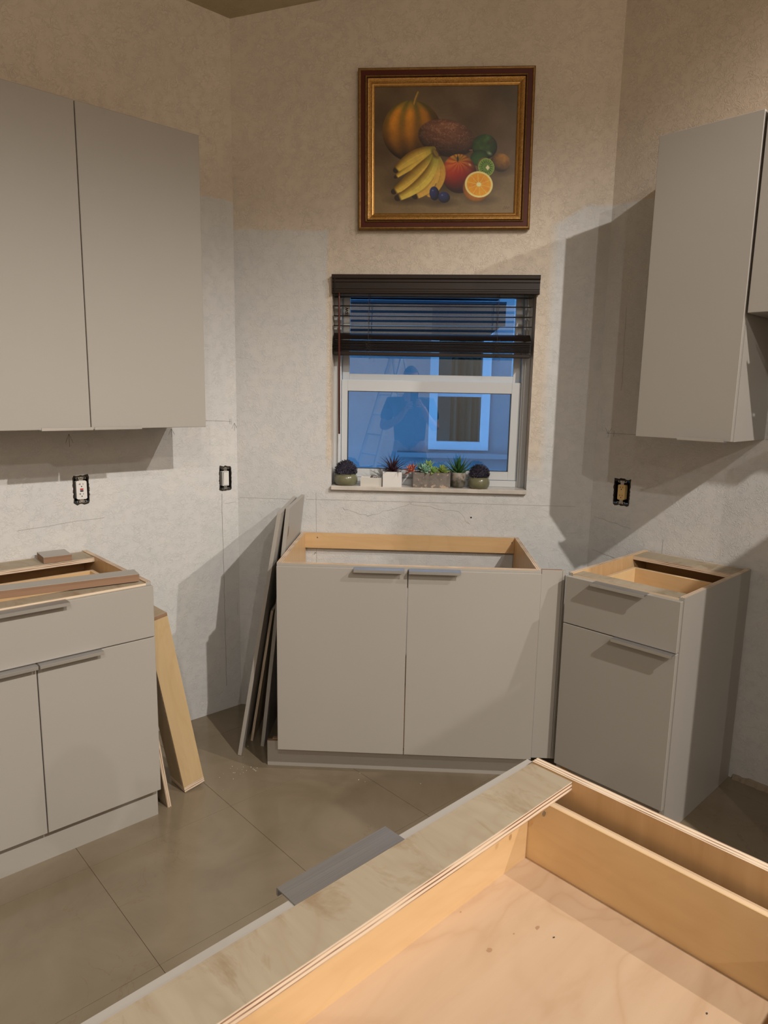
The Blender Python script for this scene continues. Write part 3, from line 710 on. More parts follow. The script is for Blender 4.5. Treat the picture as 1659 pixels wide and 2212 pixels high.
me = bpy.data.meshes.new_from_object(to.evaluated_get(bpy.context.evaluated_depsgraph_get())); bpy.data.objects.remove(to)
me.materials.clear(); me.materials.append(M_slot)
lo = link('lettering', me, st, loc=(-.1125, .1206, 1.865)); lo.rotation_euler = (R(90), R(-90), 0)
bm = B(); abox(bm, -.1715, .7235, -.021, .084, 1.0772, 1.0968, .0025)
tag(fin('window_sill', bm, M_sill, win))
# ------------------------------------------------------------------ blind
bl = thing('window_blind', 'dark brown wooden venetian blind with valance, raised half way up the window', 'blind', (0, 0, 0))
bm = B(); vp = [(-.006, 1.951), (-.020, 1.951), (-.022, 1.955), (-.022, 1.960), (-.019, 1.963), (-.019, 1.970), (-.021, 1.972), (-.021, 1.998), (-.024, 2.001), (-.024, 2.010), (-.029, 2.016), (-.030, 2.031), (-.006, 2.031)]
extrude_profile(bm, vp, -.156, .748); v_ = fin('valance', bm, M_esprv, bl)
v_.location = (0, 0, -.0025); v_.rotation_euler = (0, R(-.45), 0)
box('valance_return', -.1605, -.1565, -.030, .03, 1.955, 2.024, M_esprv, bl, .001)
box('headrail', -.168, .718, .004, .052, 1.972, 2.016, M_esprv, bl, .002)
bm = B(); pr = []
for k in range(7): y = -.025+.05*k/6; pr.append((y, .0022*(1-(y/.025)**2)))
extrude_profile(bm, pr + [(y, z-.0028) for y, z in pr[::-1]], -.168, .712)
s0 = fin('slat', bm, M_espr, bl); slm = s0.data; first = True
def slat(z, tilt=0, dy=0, dx=0, roll=0):
    global first
    o = s0 if first else link('slat', slm, bl); first = False
    o.location = (dx, .033+dy, z); o.rotation_euler = (R(tilt), R(roll), 0)
for i, (z, ti) in enumerate([(1.9425, 3), (1.903, 4), (1.860, 3), (1.817, 5)]): slat(z, ti, 0, random.uniform(-.001, .001), -.35)
slat(1.772, 34, 0, .0, -.2)
rs = random.Random(5)
for k in range(10): slat(1.752-.0048*k, rs.uniform(-1, 2), rs.uniform(-.002, .002), rs.uniform(-.002, .003), -.1)
box('bottom_rail', -.168, .711, .009, .058, 1.686, 1.702, M_esprv, bl, .002)
for cx in (-.012, .560):
    for dy in (.004, .062):
        bm = B(); tube(bm, [(cx, dy, 1.975), (cx+.002, dy, 1.755)], .0007, 5); fin('ladder_cord', bm, M_cord, bl)
    bm = B(); tube(bm, [(cx+.008, .033, 1.975), (cx-.003, .033, 1.75)], .0008, 5); fin('lift_cord', bm, M_cord, bl)
    rc = random.Random(int(cx*1000)); pts = []
    for k in range(46):
        a = k*.62; pts.append((cx+.016*math.sin(a)*(.5+.5*rc.random())+.002, .004-.008*abs(math.cos(a*.7)), 1.755-.0017*k+.010*math.sin(a*1.3)))
    bm = B(); tube(bm, pts, .0006, 4); fin('slack_cord', bm, M_cord, bl, True)
bm = B(); tube(bm, [(-.139, -.024, 1.950), (-.1385, -.026, 1.93), (-.134, -.024, 1.335)], [.003, .0042, .0042], 8); fin('tilt_wand', bm, M_wand, bl, True)

# ------------------------------------------------------------------ pictures: painted canvas as per-vertex print
def canvas_colors(NX, NY):
    q = np.linspace; u, v = np.meshgrid(q(0, 1, NX), q(0, 1, NY))     # v down
    tl, tr, bl_, br = np.array((205, 230.)), np.array((1465, 205.)), np.array((190, 1340.)), np.array((1425, 1335.))
    P_ = (1-u)[..., None]*(1-v)[..., None]*tl + u[..., None]*(1-v)[..., None]*tr + (1-u)[..., None]*v[..., None]*bl_ + u[..., None]*v[..., None]*br
    X, Y = P_[..., 0], P_[..., 1]
    rg = np.random.RandomState(4)
    def nz(sc, seed, oct_=3, ax=1.0):
        r = np.random.RandomState(seed); out = np.zeros_like(X); amp = 1; tot = 0
        for o_ in range(oct_):
            n = int(1500/sc)+4; g_ = r.rand(n, n); gx = (X*ax/sc) % (n-1.01); gy = (Y/sc) % (n-1.01)
            i, j = gx.astype(int), gy.astype(int); fx, fy = gx-i, gy-j; fx = fx*fx*(3-2*fx); fy = fy*fy*(3-2*fy)
            out += amp*((g_[j, i]*(1-fx)+g_[j, i+1]*fx)*(1-fy) + (g_[j+1, i]*(1-fx)+g_[j+1, i+1]*fx)*fy); tot += amp; amp *= .55; sc = max(sc/2, 8)
        return out/tot
    col = np.zeros(X.shape+(3,))
    def c3(*a): return np.array(a, float)/255
    n1 = nz(260, 1); n2 = nz(120, 2)
    bgc = c3(62, 46, 26)*(1-n1[..., None]) + c3(104, 84, 62)*n1[..., None]
    dk = np.clip((X-1180)/300, 0, 1)*np.clip((900-Y)/500, 0, 1); bgc = bgc*(1-.25*dk[..., None]) + .25*dk[..., None]*c3(48, 52, 30)
    tabl = c3(108, 90, 62)*(.92+.14*n2[..., None]); th_ = 1/(1+np.exp(-(Y-945)/28.)); th_ = th_[..., None]
    col = bgc*(1-th_)+tabl*th_
    def put(mask, c): 
        nonlocal col
        col = col*(1-mask[..., None]) + c*mask[..., None]
    def ell(cx, cy, rx, ry, rot=0):
        c, s = math.cos(rot), math.sin(rot); dx, dy = X-cx, Y-cy
        a, b = (dx*c+dy*s)/rx, (-dx*s+dy*c)/ry; return a, b, np.sqrt(a*a+b*b)
    def msk(r, e=.03): return np.clip((1-r)/e, 0, 1)
    def lit(a, b, r, lx=-.3, ly=-.55):
        nzv = np.sqrt(np.clip(1-r*r, 0, 1)); return np.clip(a*lx+b*ly+nzv*.75, 0, 1.2)
    def shadow(cx, cy, rx, ry, k=.55):
        a, b, r = ell(cx, cy, rx, ry); m = np.clip(1-r, 0, 1)*k; put(m, c3(40, 28, 14))
    shadow(640, 1060, 520, 190, .8); shadow(1020, 1060, 330, 150, .8); shadow(1300, 950, 160, 70, .7); shadow(780, 1235, 200, 55, .7); shadow(1130, 1210, 190, 60, .6); shadow(480, 1215, 240, 60, .6)
    # pumpkin
    a, b, r = ell(532, 610, 262, 268, .0); L_ = lit(a, b, r)
    th = np.arctan2(a, np.sqrt(np.clip(1-r*r, .02, 1))*1.0+.2); rib = .5+.5*np.cos((a/np.sqrt(np.clip(1-b*b, .06, 1)))*11+.6)
    base = c3(196, 128, 28)*rib[..., None] + c3(150, 98, 22)*(1-rib[..., None]); gs = np.clip(1-rib*2.2, 0, 1)*np.clip((.25-b), 0, 1)*.8
    base = base*(1-gs[..., None]*.7) + c3(82, 88, 30)*gs[..., None]*.7; top = np.clip((-b-.62)*3, 0, 1); base = base*(1-top[..., None]*.7) + c3(96, 98, 34)*top[..., None]*.7
    put(msk(r, .02), np.clip(base*(.22+.80*L_[..., None])*(.9+.2*nz(70, 9)[..., None]), 0, 1))
    for k in range(24):
        t_ = k/23; cx, cy = 560+32*t_**1.5, 375-100*t_; a, b, r = ell(cx, cy, 17-5*t_, 10); put(msk(r, .4), c3(150, 118, 52)*(.65+.35*(a < 0)[..., None]))
    # coconut
    a, b, r = ell(838, 668, 258, 165, .20); L_ = lit(a, b, r, -.1, -.5)
    fib = nz(26, 12, 3, .35); fib2 = nz(30, 13, 3)
    base = c3(98, 60, 42)*(1-fib[..., None])+c3(150, 102, 76)*fib[..., None]; ln = (np.abs(fib2-.5) < .03)*.6; base = base*(1-ln[..., None])+c3(178, 132, 104)*ln[..., None]
    put(msk(r, .05), base*(.28+.72*L_[..., None]))
    for k in range(30):
        t_ = k/29; a, b, r = ell(1040+100*t_, 772-30*t_**2, 7-4*t_, 6-3*t_); put(msk(r, .5), c3(120, 84, 66))
    # green apple
    a, b, r = ell(1170, 742, 112, 112, .3); L_ = lit(a, b, r, -.2, -.35); put(msk(r, .04), (c3(58, 96, 44)*.5+c3(96, 132, 60)*.5*nz(60, 5)[..., None])*(.25+.85*L_[..., None]))
    a, b, r = ell(1120, 840, 82, 70, -.5); L_ = lit(a, b, r, -.1, .1); put(msk(r, .06), c3(48, 84, 36)*(.4+.7*L_[..., None]))
    a, b, r = ell(1214, 708, 44, 24, -.2); put(msk(r, .7)*.85, c3(34, 50, 22))
    for k in range(20):
        t_ = k/19; a, b, r = ell(1212+36*t_, 706-26*t_, 6, 6); put(msk(r, .5), c3(70, 40, 26))
    a, b, r = ell(1212, 800, 34, 20, .5); put(msk(r, 1)*.6, c3(200, 216, 190))
    # whole kiwi
    a, b, r = ell(1308, 880, 88, 84, .3); L_ = lit(a, b, r, .2, -.6); put(msk(r, .05), (c3(132, 92, 38)*(.85+.3*nz(24, 6)[..., None]))*(.3+.8*L_[..., None]))
    a, b, r = ell(1368, 890, 20, 28); put(msk(r, .5)*.6, c3(88, 58, 30))
    # cut kiwi
    a, b, r = ell(1172, 910, 68, 76, -.2); put(msk(r, .05), c3(92, 78, 34))
    a, b, r = ell(1184, 922, 71, 80, -.12); put(msk(r, .03), c3(150, 160, 88)); put(msk(r*1.07, .03), c3(88, 122, 46))
    ang = np.arctan2(b, a); sd = ((np.cos(ang*17) > .3) & (r > .42) & (r < .68)); put(sd*.75, c3(34, 44, 20)); put(((np.cos(ang*17) < -.6) & (r > .35) & (r < .95))*.35, c3(160, 182, 104))
    a, b, r = ell(1196, 926, 20, 27); put((np.clip((1-(np.abs(a)+np.abs(b)))/.2, 0, 1)), c3(232, 204, 168))
    # red apple
    a, b, r = ell(945, 980, 154, 176, 0); L_ = lit(a, b, r, -.25, -.45)
    f = np.clip((-b+.05)*.95, 0, 1)*np.clip(.75+.5*np.sin(np.arctan2(a, -b-.62+1e-3)*13+nz(90, 7)*5), 0, 1)
    base = c3(150, 34, 22)*(1-f[..., None]) + c3(196, 158, 50)*f[..., None]; side = np.clip(-a-.1, 0, 1)[..., None]; base = base*(1-side*.5)+c3(188, 96, 38)*side*.5
    low = np.clip(b-.05, 0, 1)[..., None]; base = base*(1-low*.75)+c3(92, 22, 26)*low*.75
    put(msk(r, .025), base*(.30+.85*L_[..., None]))
    a, b, r = ell(938, 848, 72, 30); put(msk(r, .9)*.7, c3(96, 92, 22))
    a, b, r = ell(934, 850, 10, 34); put(msk(r, .4), c3(40, 32, 18)); a, b, r = ell(1040, 900, 22, 12, .8); put(msk(r, 1)*.7, c3(236, 196, 170))
    # orange half
    a, b, r = ell(1096, 1108, 122, 122, .5); L_ = lit(a, b, r, 0, .2); put(msk(r, .04), c3(186, 112, 28)*(.35+.7*L_[..., None]))
    a, b, r = ell(1118, 1075, 125, 118, .3); put(msk(r, .03), c3(232, 200, 132)); put(msk(r*1.16, .03), (c3(216, 142, 26)*(.88+.24*nz(30, 8)[..., None])))
    ang = np.arctan2(b, a); seg = (np.abs(np.sin(ang*5+.3)) < .07/np.clip(r, .12, 1)) & (r < .84); put(seg*.8, c3(238, 196, 104)); put(msk(r/.19, .3), c3(244, 216, 160))
    # bananas
    def banana(pts, w0, w1, w2, c_hi, c_lo, tip=1):
        pts = np.array(pts, float); t_ = np.linspace(0, 1, 34); p = (1-t_)[:, None]**2*pts[0]+2*((1-t_)*t_)[:, None]*pts[1]+(t_**2)[:, None]*pts[2]
        best = np.full(X.shape, 9.); sg = np.zeros(X.shape); tt = np.zeros(X.shape)
        for i in range(33):
            d = p[i+1]-p[i]; L2 = d@d; s = np.clip(((X-p[i, 0])*d[0]+(Y-p[i, 1])*d[1])/L2, 0, 1); cx, cy = p[i, 0]+s*d[0], p[i, 1]+s*d[1]
            tc = (i+s)/33; wd_ = np.where(tc < .5, w0+(w1-w0)*np.sin(tc*PI), w2+(w1-w2)*np.sin(tc*PI)); dd = np.hypot(X-cx, Y-cy)/wd_
            side = ((X-cx)*d[1]-(Y-cy)*d[0])/math.sqrt(L2)/wd_; m_ = dd < best; best = np.where(m_, dd, best); sg = np.where(m_, side, sg); tt = np.where(m_, tc, tt)
        sh = np.clip(.62+.5*sg-.35*sg*sg, 0, 1)[..., None]; c = c_lo*(1-sh)+c_hi*sh; edge = (np.abs(sg-.15) < .07)*.25; c = c*(1-edge[..., None])+c_hi*1.05*edge[..., None]
        c = c*(.94+.12*nz(50, 21)[..., None]); grn = np.clip((.28-tt)*2.5, 0, .6)[..., None]; c = c*(1-grn)+c3(120, 120, 40)*grn
        if tip: tp = np.clip((tt-.955)/.03, 0, 1)[..., None]; c = c*(1-tp)+c3(44, 32, 20)*tp
        put(np.clip((1-best)/.06, 0, 1), c)
    hi, lo_ = c3(226, 196, 88), c3(112, 82, 20)
    banana([(712, 790), (560, 870), (385, 1010)], 26, 38, 16, hi, lo_); banana([(718, 765), (540, 800), (388, 950)], 26, 52, 26, hi, lo_)
    banana([(762, 850), (830, 1020), (690, 1150)], 26, 46, 40, c3(206, 160, 70), lo_, 0); banana([(745, 850), (760, 1090), (560, 1170)], 24, 50, 38, c3(220, 178, 84), lo_)
    banana([(715, 830), (620, 980), (368, 1140)], 34, 66, 26, hi, lo_); banana([(735, 840), (700, 1060), (402, 1196)], 28, 54, 30, c3(224, 204, 92), lo_)
    a, b, r = ell(738, 800, 40, 62, -.5); put(msk(r, .5)*.8, c3(70, 52, 26)); a, b, r = ell(742, 800, 44, 20, 1.0); put(msk(r, .4)*.6, c3(150, 124, 52))
    # plums
    for cx, cy, rx, ry, ro in ((726, 1155, 44, 64, -.1), (812, 1190, 54, 50, .3)):
        a, b, r = ell(cx, cy, rx, ry, ro); L_ = lit(a, b, r, -.4, -.4); put(msk(r, .06), c3(38, 44, 88)*(.3+.8*L_[..., None])); a2, b2, r2 = ell(cx-rx*.3, cy-ry*.4, 12, 9); put(msk(r2, 1)*.6, c3(150, 160, 200))
    for k in range(14): a, b, r = ell(732+12*k/13, 1092-26*k/13, 3, 4); put(msk(r, .5), c3(40, 34, 20))
    # small illegible squiggle low on the right
    for k in range(60):
        t_ = k/59; a, b, r = ell(1328+56*t_, 1283+14*math.sin(t_*19)*(1-t_*.6), 2.6, 3); put(msk(r, .6)*.45, c3(64, 46, 30))
    col *= (.965+.07*nz(14, 31, 2)[..., None])
    return np.clip(col, 0, 1)
PW, PH, PB = .733, .638, .0690
pt_ = thing('framed_painting', 'gold and burgundy framed still life painting of fruit above the window', 'painting', (.3035, -.002, 2.5355), 0)
pt_.rotation_euler = (0, R(-.75), 0)
NX, NY = 320, 285; cols = canvas_colors(NX, NY)
cw, chh = PW/2-PB+.002, PH/2-PB+.002
verts = [(-cw+2*cw*i/(NX-1), -.010, chh-2*chh*j/(NY-1)) for j in range(NY) for i in range(NX)]
faces = [(j*NX+i, (j+1)*NX+i, (j+1)*NX+i+1, j*NX+i+1) for j in range(NY-1) for i in range(NX-1)]
me = bpy.data.meshes.new('canvas'); me.from_pydata(verts, [], faces); me.update()
ca = me.color_attributes.new('print', 'FLOAT_COLOR', 'POINT')
lin = np.where(cols <= .04045, cols/12.92, ((cols+.055)/1.055)**2.4)
buf = np.ones((NX*NY, 4), np.float32); buf[:, :3] = np.clip(lin.reshape(-1, 3)*1.55, 0, 1); ca.data.foreach_set('color', buf.ravel())
M_print = mat('oil_print', (.5, .5, .5), .38); tN = NT(M_print); at = tN.n('ShaderNodeAttribute', attribute_name='print'); tN.l(at.outputs['Color'], tN.b.inputs['Base Color'])
me.materials.append(M_print); link('canvas', me, pt_)
box('backing_board', -PW/2+.01, PW/2-.01, -.009, -.001, -PH/2+.01, PH/2-.01, M_rawd, pt_, 0)
def ring(name, o0, o1, d0, d1, m, steps=1, bulge=0):
    """mitred ring: offset o0..o1 inwards from the outer edge, depth d0 at outer to d1 at inner"""
    bm = B(); rings = []
    for k in range(steps+1):
        f_ = k/steps; o = o0+(o1-o0)*f_; d = d0+(d1-d0)*f_ + bulge*math.sin(PI*f_)
        rings.append([bm.verts.new((sx*(PW/2-o), -d, sz*(PH/2-o))) for sx, sz in ((-1, -1), (1, -1), (1, 1), (-1, 1))])
    bk = [[bm.verts.new((v.co.x, -.004, v.co.z)) for v in rings[0]], [bm.verts.new((v.co.x, -.004, v.co.z)) for v in rings[-1]]]
    seq = [bk[0]] + rings + [bk[1]]
    for a, b in zip(seq, seq[1:]):
        for k in range(4): bm.faces.new((a[k], a[(k+1) % 4], b[(k+1) % 4], b[k]))
    return fin(name, bm, m, pt_)
def gilt(name, c, c2, r_=.35, crackle=False):
    m = mat(name, c, r_, .75); t = NT(m); co = t.coords('Object')
    n = t.noise(co, 60, 4, .6, 1.0); col_ = t.mix(t.ramp(n, [(.35, 0.0), (.65, 1.0)]), c, c2)
    if crackle:
        v = t.noise(co, 120, 2, .5, 3.0); ln = t.math('SUBTRACT', 1.0, t.math('DIVIDE', t.math('ABSOLUTE', t.math('SUBTRACT', v, .5)), .05, clamp=True), clamp=True)
        col_ = t.mix(ln, col_, (0.10, 0.035, 0.01)); t.l(t.bump(ln, .4, -.001), t.b.inputs['Normal'])
    t.l(col_, t.b.inputs['Base Color']); return m
M_gdk = gilt('dull_gold', (0.20, 0.11, 0.035), (0.30, 0.17, 0.055), .4); M_gcr = gilt('crackled_gold', (0.52, 0.27, 0.07), (0.62, 0.35, 0.11), .42, True); M_gbr = gilt('bright_gold', (0.55, 0.32, 0.10), (0.45, 0.22, 0.06), .28)
M_burg = mat('burgundy_lacquer', (0.085, 0.016, 0.007), .42, spec=.25)
ring('outer_moulding', 0, .0115, .022, .026, M_gdk, 4, .004); ring('burgundy_band', .0115, .0295, .0245, .0245, M_burg)
ring('gold_bead', .0295, .037, .026, .027, M_gdk, 4, .004); ring('dark_groove', .037, .041, .020, .020, M_burg)
ring('crackled_panel', .041, .060, .026, .016, M_gcr, 5, .002); ring('inner_lip', .060, PB, .017, .013, M_gbr, 3, .001)

# ------------------------------------------------------------------ plants on the sill
ZS = 1.0969
M_olive = mat('olive_glaze', (0.165, 0.16, 0.095), .22, coat=.4); M_fuzz = mat('purple_black_foliage', (0.035, 0.032, 0.052), .8); M_fuzz2 = mat('dark_violet_foliage', (0.15, 0.135, 0.20), .8)
def ball_plant(x, y, r_, lab, seed):
    t = thing('potted_ball_plant', lab, 'potted plant', (x, y, ZS))
    bm = B(); pf = [(.0, 0), (.030, 0), (.034, .001)]
    for k in range(11): a = -1.05+k*2.1/10; pf.append((r_*.60+r_*.40*math.cos(a), .026+.0262*math.sin(a)/math.sin(1.05)*.98))
    pf += [(r_*.74, .053), (r_*.72, .050), (r_*.70, .030), (0, .030)]
    lathe(bm, pf, 36); fin('pot', bm, M_olive, t, True)
    rnd = random.Random(seed); bm = B(); bc = V((0, 0, .067)); br = r_*.92
    bmesh.ops.create_uvsphere(bm, u_segments=16, v_segments=10, radius=br*.80, matrix=Matrix.Translation(bc))
    for k in range(1500):
        z_ = rnd.uniform(-.35, 1); a = rnd.uniform(0, 2*PI); rr = math.sqrt(1-z_*z_); d = V((rr*math.cos(a), rr*math.sin(a), z_)); d = (d+V((rnd.uniform(-.4, .4), rnd.uniform(-.4, .4), rnd.uniform(-.3, .5)))*.5).normalized()
        base = bc + V((rr*math.cos(a), rr*math.sin(a), z_*.92))*br*rnd.uniform(.72, .92); tip = base + d*rnd.uniform(.006, .011); o_ = d.orthogonal().normalized()*.0011
        o2 = d.cross(o_.normalized())*.0011; vs_ = [bm.verts.new(base+o_), bm.verts.new(base-o_), bm.verts.new(tip+o2), bm.verts.new(tip-o2)]
        f = bm.faces.new((vs_[0], vs_[2], vs_[1], vs_[3])) ; f.material_index = rnd.random() < .4
    o = fin('foliage', bm, [M_fuzz, M_fuzz2], t); o['kind'] = 'stuff'
ball_plant(-.106, .027, .0545, 'round olive pot with dark purple ball plant at the left end of the sill', 1)
ball_plant(.5095, .018, .0490, 'round olive pot with dark purple ball plant, rightmost on the sill', 2)
# small white tray box with bits in it
M_cream = mat('cream_box', (0.60, 0.57, 0.52), .5)
t = thing('tray_box', 'small open white box with metal bits inside, on the window sill', 'box', (.0135, .018, ZS))
bm = B(); w_, d_, h_, th = .0495, .026, .040, .003
for a in ((-w_, w_, -d_, d_, 0, th), (-w_, w_, -d_, -d_+th, th, h_), (-w_, w_, d_-th, d_, th, h_), (-w_, -w_+th, -d_+th, d_-th, th, h_), (w_-th, w_, -d_+th, d_-th, th, h_), (-w_+th, w_-th, -d_+th, d_-th, h_-.008, h_-.006)): abox(bm, *a)
fin('box_body', bm, M_cream, t)
for k, (bx, by, an) in enumerate([(.0, .0, .2), (.006, -.005, -.5), (.014, .004, .8), (.024, -.004, .1), (-.004, .006, 1.2)]):
    bm = B(); tube(bm, [(0, 0, 0), (0, 0, .012 if k < 2 else .005)], .0022, 6); tube(bm, [(0, 0, .0), (.012, 0, .001)], .0018, 6); fin('metal_bit', bm, mat('bit_brown%d' % k, (.10, .06, .045), .4, .6), t, False, loc=(bx, by, h_-.004), rotz=an)
def leaf_mesh(name, L_, W_, th, curl, m, fold=.35, seg=7, tip=1.6, teeth=0):
    bm = B(); rows = []
    for k in range(seg+1):
        f_ = k/seg; w = W_*math.sin(min(1, f_*3.2+.35)*PI/2)*(1-f_**tip); w = max(w, .0003)
        if teeth and k % 2 and 0 < k < seg: w *= 1+teeth
        ang = curl*f_; x = L_*(math.sin(ang)/curl if abs(curl) > .01 else f_); z = L_*((1-math.cos(ang))/curl if abs(curl) > .01 else 0)
        t_ = th*(1-f_*.8); rows.append([bm.verts.new((x, -w, z+w*fold)), bm.verts.new((x, 0, z)), bm.verts.new((x, w, z+w*fold)), bm.verts.new((x, 0, z-t_))])
    for a, b in zip(rows, rows[1:]):
        for i in range(4): bm.faces.new((a[i], b[i], b[(i+1) % 4], a[(i+1) % 4]))
    bm.faces.new(rows[-1]); bm.faces.new(rows[0][::-1])
    bmesh.ops.recalc_face_normals(bm, faces=bm.faces[:]); me = bpy.data.meshes.new(name); bm.to_mesh(me); bm.free(); me.materials.append(m)
    for p in me.polygons: p.use_smooth = True
    return me
def place_leaf(me, parent, az, el, loc, sc=1, roll=0, name='leaf'):
    o = link(name, me, parent, loc); o.rotation_mode = 'QUATERNION'
    o.rotation_quaternion = (Matrix.Rotation(az, 3, 'Z') @ Matrix.Rotation(-el, 3, 'Y') @ Matrix.Rotation(roll, 3, 'X')).to_quaternion(); o.scale = (sc,)*3; return o
def leafcol(name, c1, c2, rough=.45):
    m = mat(name, c1, rough); t = NT(m); tc = t.n('ShaderNodeTexCoord'); sx = t.n('ShaderNodeSeparateXYZ'); t.l(tc.outputs['Generated'], sx.inputs[0])
    t.l(t.mix(sx.outputs[0], c1, c2), t.b.inputs['Base Color']); return m
# white cube pot with spiky purple plant
t = thing('potted_spiky_plant', 'spiky dark purple plant in a white square pot on the window sill', 'potted plant', (.1105, .024, ZS))
hw = .0435; bm = B()
for a in ((-hw, hw, -hw, hw, 0, .004), (-hw, hw, -hw, -hw+.004, .004, .070), (-hw, hw, hw-.004, hw, .004, .070), (-hw, -hw+.004, -hw+.004, hw-.004, .004, .070), (hw-.004, hw, -hw+.004, hw-.004, .004, .070)): abox(bm, *a)
fin('pot', bm, mat('white_ceramic', (0.72, 0.70, 0.68), .25), t); box('soil', -hw+.005, hw-.005, -hw+.005, hw-.005, .055, .064, mat('soil', (.03, .02, .015), .9), t, 0)
M_purp = leafcol('purple_leaf', (0.060, 0.022, 0.030), (0.036, 0.016, 0.022)); lm = leaf_mesh('leaf', .088, .0064, .002, -.35, M_purp, tip=1.5)
rnd = random.Random(8)
for k in range(34):
    el = R(82) - R(70)*(k/33)**.75; place_leaf(lm, t, k*2.399, el, (rnd.uniform(-.004, .004), rnd.uniform(-.004, .004), .064), rnd.uniform(.85, 1.12) * (1.05 if k < 22 else .95))
# concrete trough with three succulents
M_conc = mat('weathered_concrete', (0.22, 0.19, 0.17), .85); tt_ = NT(M_conc); co = tt_.coords(); sx = tt_.n('ShaderNodeSeparateXYZ'); tt_.l(co, sx.inputs[0])
n = tt_.noise(co, 30, 5, .7); chip = tt_.math('MULTIPLY', tt_.ramp(tt_.noise(co, 55, 3), [(.52, 0.0), (.57, 1.0)]), tt_.ramp(sx.outputs[2], [(.010, 1.0), (.016, .0)]))
sp = tt_.math('MULTIPLY', tt_.ramp(tt_.noise(co, 70, 2), [(.66, 0.0), (.69, 1.0)]), .8)
tt_.l(tt_.mix(tt_.math('MAXIMUM', chip, sp), tt_.mix(tt_.ramp(n, [(.3, 0.0), (.7, 1.0)]), (.15, .13, .115), (.27, .235, .21)), (.52, .38, .28)), tt_.b.inputs['Base Color']); tt_.l(tt_.bump(n, .5, .002), tt_.b.inputs['Normal'])
t = thing('succulent_planter', 'weathered grey rectangular planter with red, teal and lime succulents on the window sill', 'potted plant', (.2910, .026, ZS))
bm = B(); pw, pd, ph = .085, .033, .069
for a in ((-pw, pw, -pd, pd, 0, .006), (-pw, pw, -pd, -pd+.006, .006, ph), (-pw, pw, pd-.006, pd, .006, ph), (-pw, -pw+.006, -pd+.006, pd-.006, .006, ph), (pw-.006, pw, -pd+.006, pd-.006, .006, ph)): abox(bm, *a)
fin('planter_box', bm, M_conc, t); box('soil', -pw+.007, pw-.007, -pd+.007, pd-.007, .05, .060, bpy.data.materials['soil'], t, 0)
def rosette(parent, c, n_, L_, W_, m, tilt, e0, e1, name='succulent', lab=None, seed=0, tip=2.4, th=.003):
    rt_ = link(name, None, parent, c); rt_.rotation_euler = tilt
    if lab: rt_['label'] = lab
    me = leaf_mesh('leaf', L_, W_, th, .45, m, .35, 6, tip); rn = random.Random(seed)
    for k in range(n_): place_leaf(me, rt_, k*2.399, e0+(e1-e0)*(k/(n_-1)), (0, 0, 0), 1.35*(.55+.5*(k/(n_-1))*rn.uniform(.9, 1.1)))
rosette(t, (-.092, -.012, .076), 26, .030, .0060, leafcol('coral_leaf', (0.42, 0.10, 0.055), (0.62, 0.20, 0.13), .4), (R(25), R(-30), 0), R(80), R(-5), lab='coral red succulent', seed=1, tip=3)
rosette(t, (-.030, -.014, .078), 24, .030, .0085, leafcol('teal_leaf', (0.22, 0.42, 0.28), (0.32, 0.52, 0.37), .4), (R(35), R(-8), 0), R(78), R(5), lab='pale teal succulent', seed=2)
rosette(t, (-.012, .006, .092), 16, .028, .0075, leafcol('green_leaf', (0.20, 0.36, 0.09), (0.30, 0.44, 0.14), .4), (R(10), R(0), 0), R(85), R(30), lab='upright green succulent', seed=3)
rosette(t, (.006, -.016, .074), 16, .024, .0075, leafcol('green_leaf', (0.20, 0.36, 0.09), (0.28, 0.42, 0.12), .4), (R(35), R(20), 0), R(70), R(0), lab='small green succulent', seed=4)
rosette(t, (.048, -.008, .074), 22, .030, .0080, leafcol('lime_leaf', (0.20, 0.27, 0.05), (0.30, 0.38, 0.09), .4), (R(28), R(8), 0), R(75), R(0), lab='lime green succulent', seed=5)
rosette(t, (-.050, .010, .080), 18, .034, .0022, leafcol('teal_frond', (0.10, 0.26, 0.20), (0.16, 0.34, 0.28), .4), (R(0), R(-15), 0), R(85), R(30), 'frond', None, 6)
# aloe in patterned cup
t = thing('potted_aloe', 'green aloe in a round grey two-tone cup on the window sill', 'potted plant', (.4150, .032, ZS))
M_cup = mat('reactive_glaze', (.3, .28, .25), .35); tt_ = NT(M_cup); co = tt_.coords(); sx = tt_.n('ShaderNodeSeparateXYZ'); tt_.l(co, sx.inputs[0])
edge_ = tt_.math('ADD', sx.outputs[2], tt_.math('MULTIPLY', tt_.noise(co, 60, 2), .035))
tt_.l(tt_.mix(tt_.ramp(tt_.noise(co, 45, 4), [(.45, 0.0), (.6, 1.0)]), tt_.mix(tt_.ramp(edge_, [(.048, 0.0), (.060, 1.0)]), (.085, .08, .055), (.34, .30, .26)), (.16, .145, .12)), tt_.b.inputs['Base Color'])
bm = B(); lathe(bm, [(0, 0), (.022, 0), (.027, .004), (.031, .014), (.034, .030), (.0345, .050), (.0345, .069), (.0335, .071), (.031, .070), (.030, .058), (0, .058)], 32); fin('pot', bm, M_cup, t, True)
lm = leaf_mesh('leaf', .090, .0115, .0055, .18, leafcol('aloe_leaf', (0.022, 0.075, 0.022), (0.045, 0.135, 0.035), .35), .3, 10, 1.5, .16)
for k in range(20):
    el = R(84) - R(58)*(k/19)**.8; place_leaf(lm, t, k*2.399+.4, el, (0, 0, .058), [.82, 1.0, .92, 1.06][k % 4])

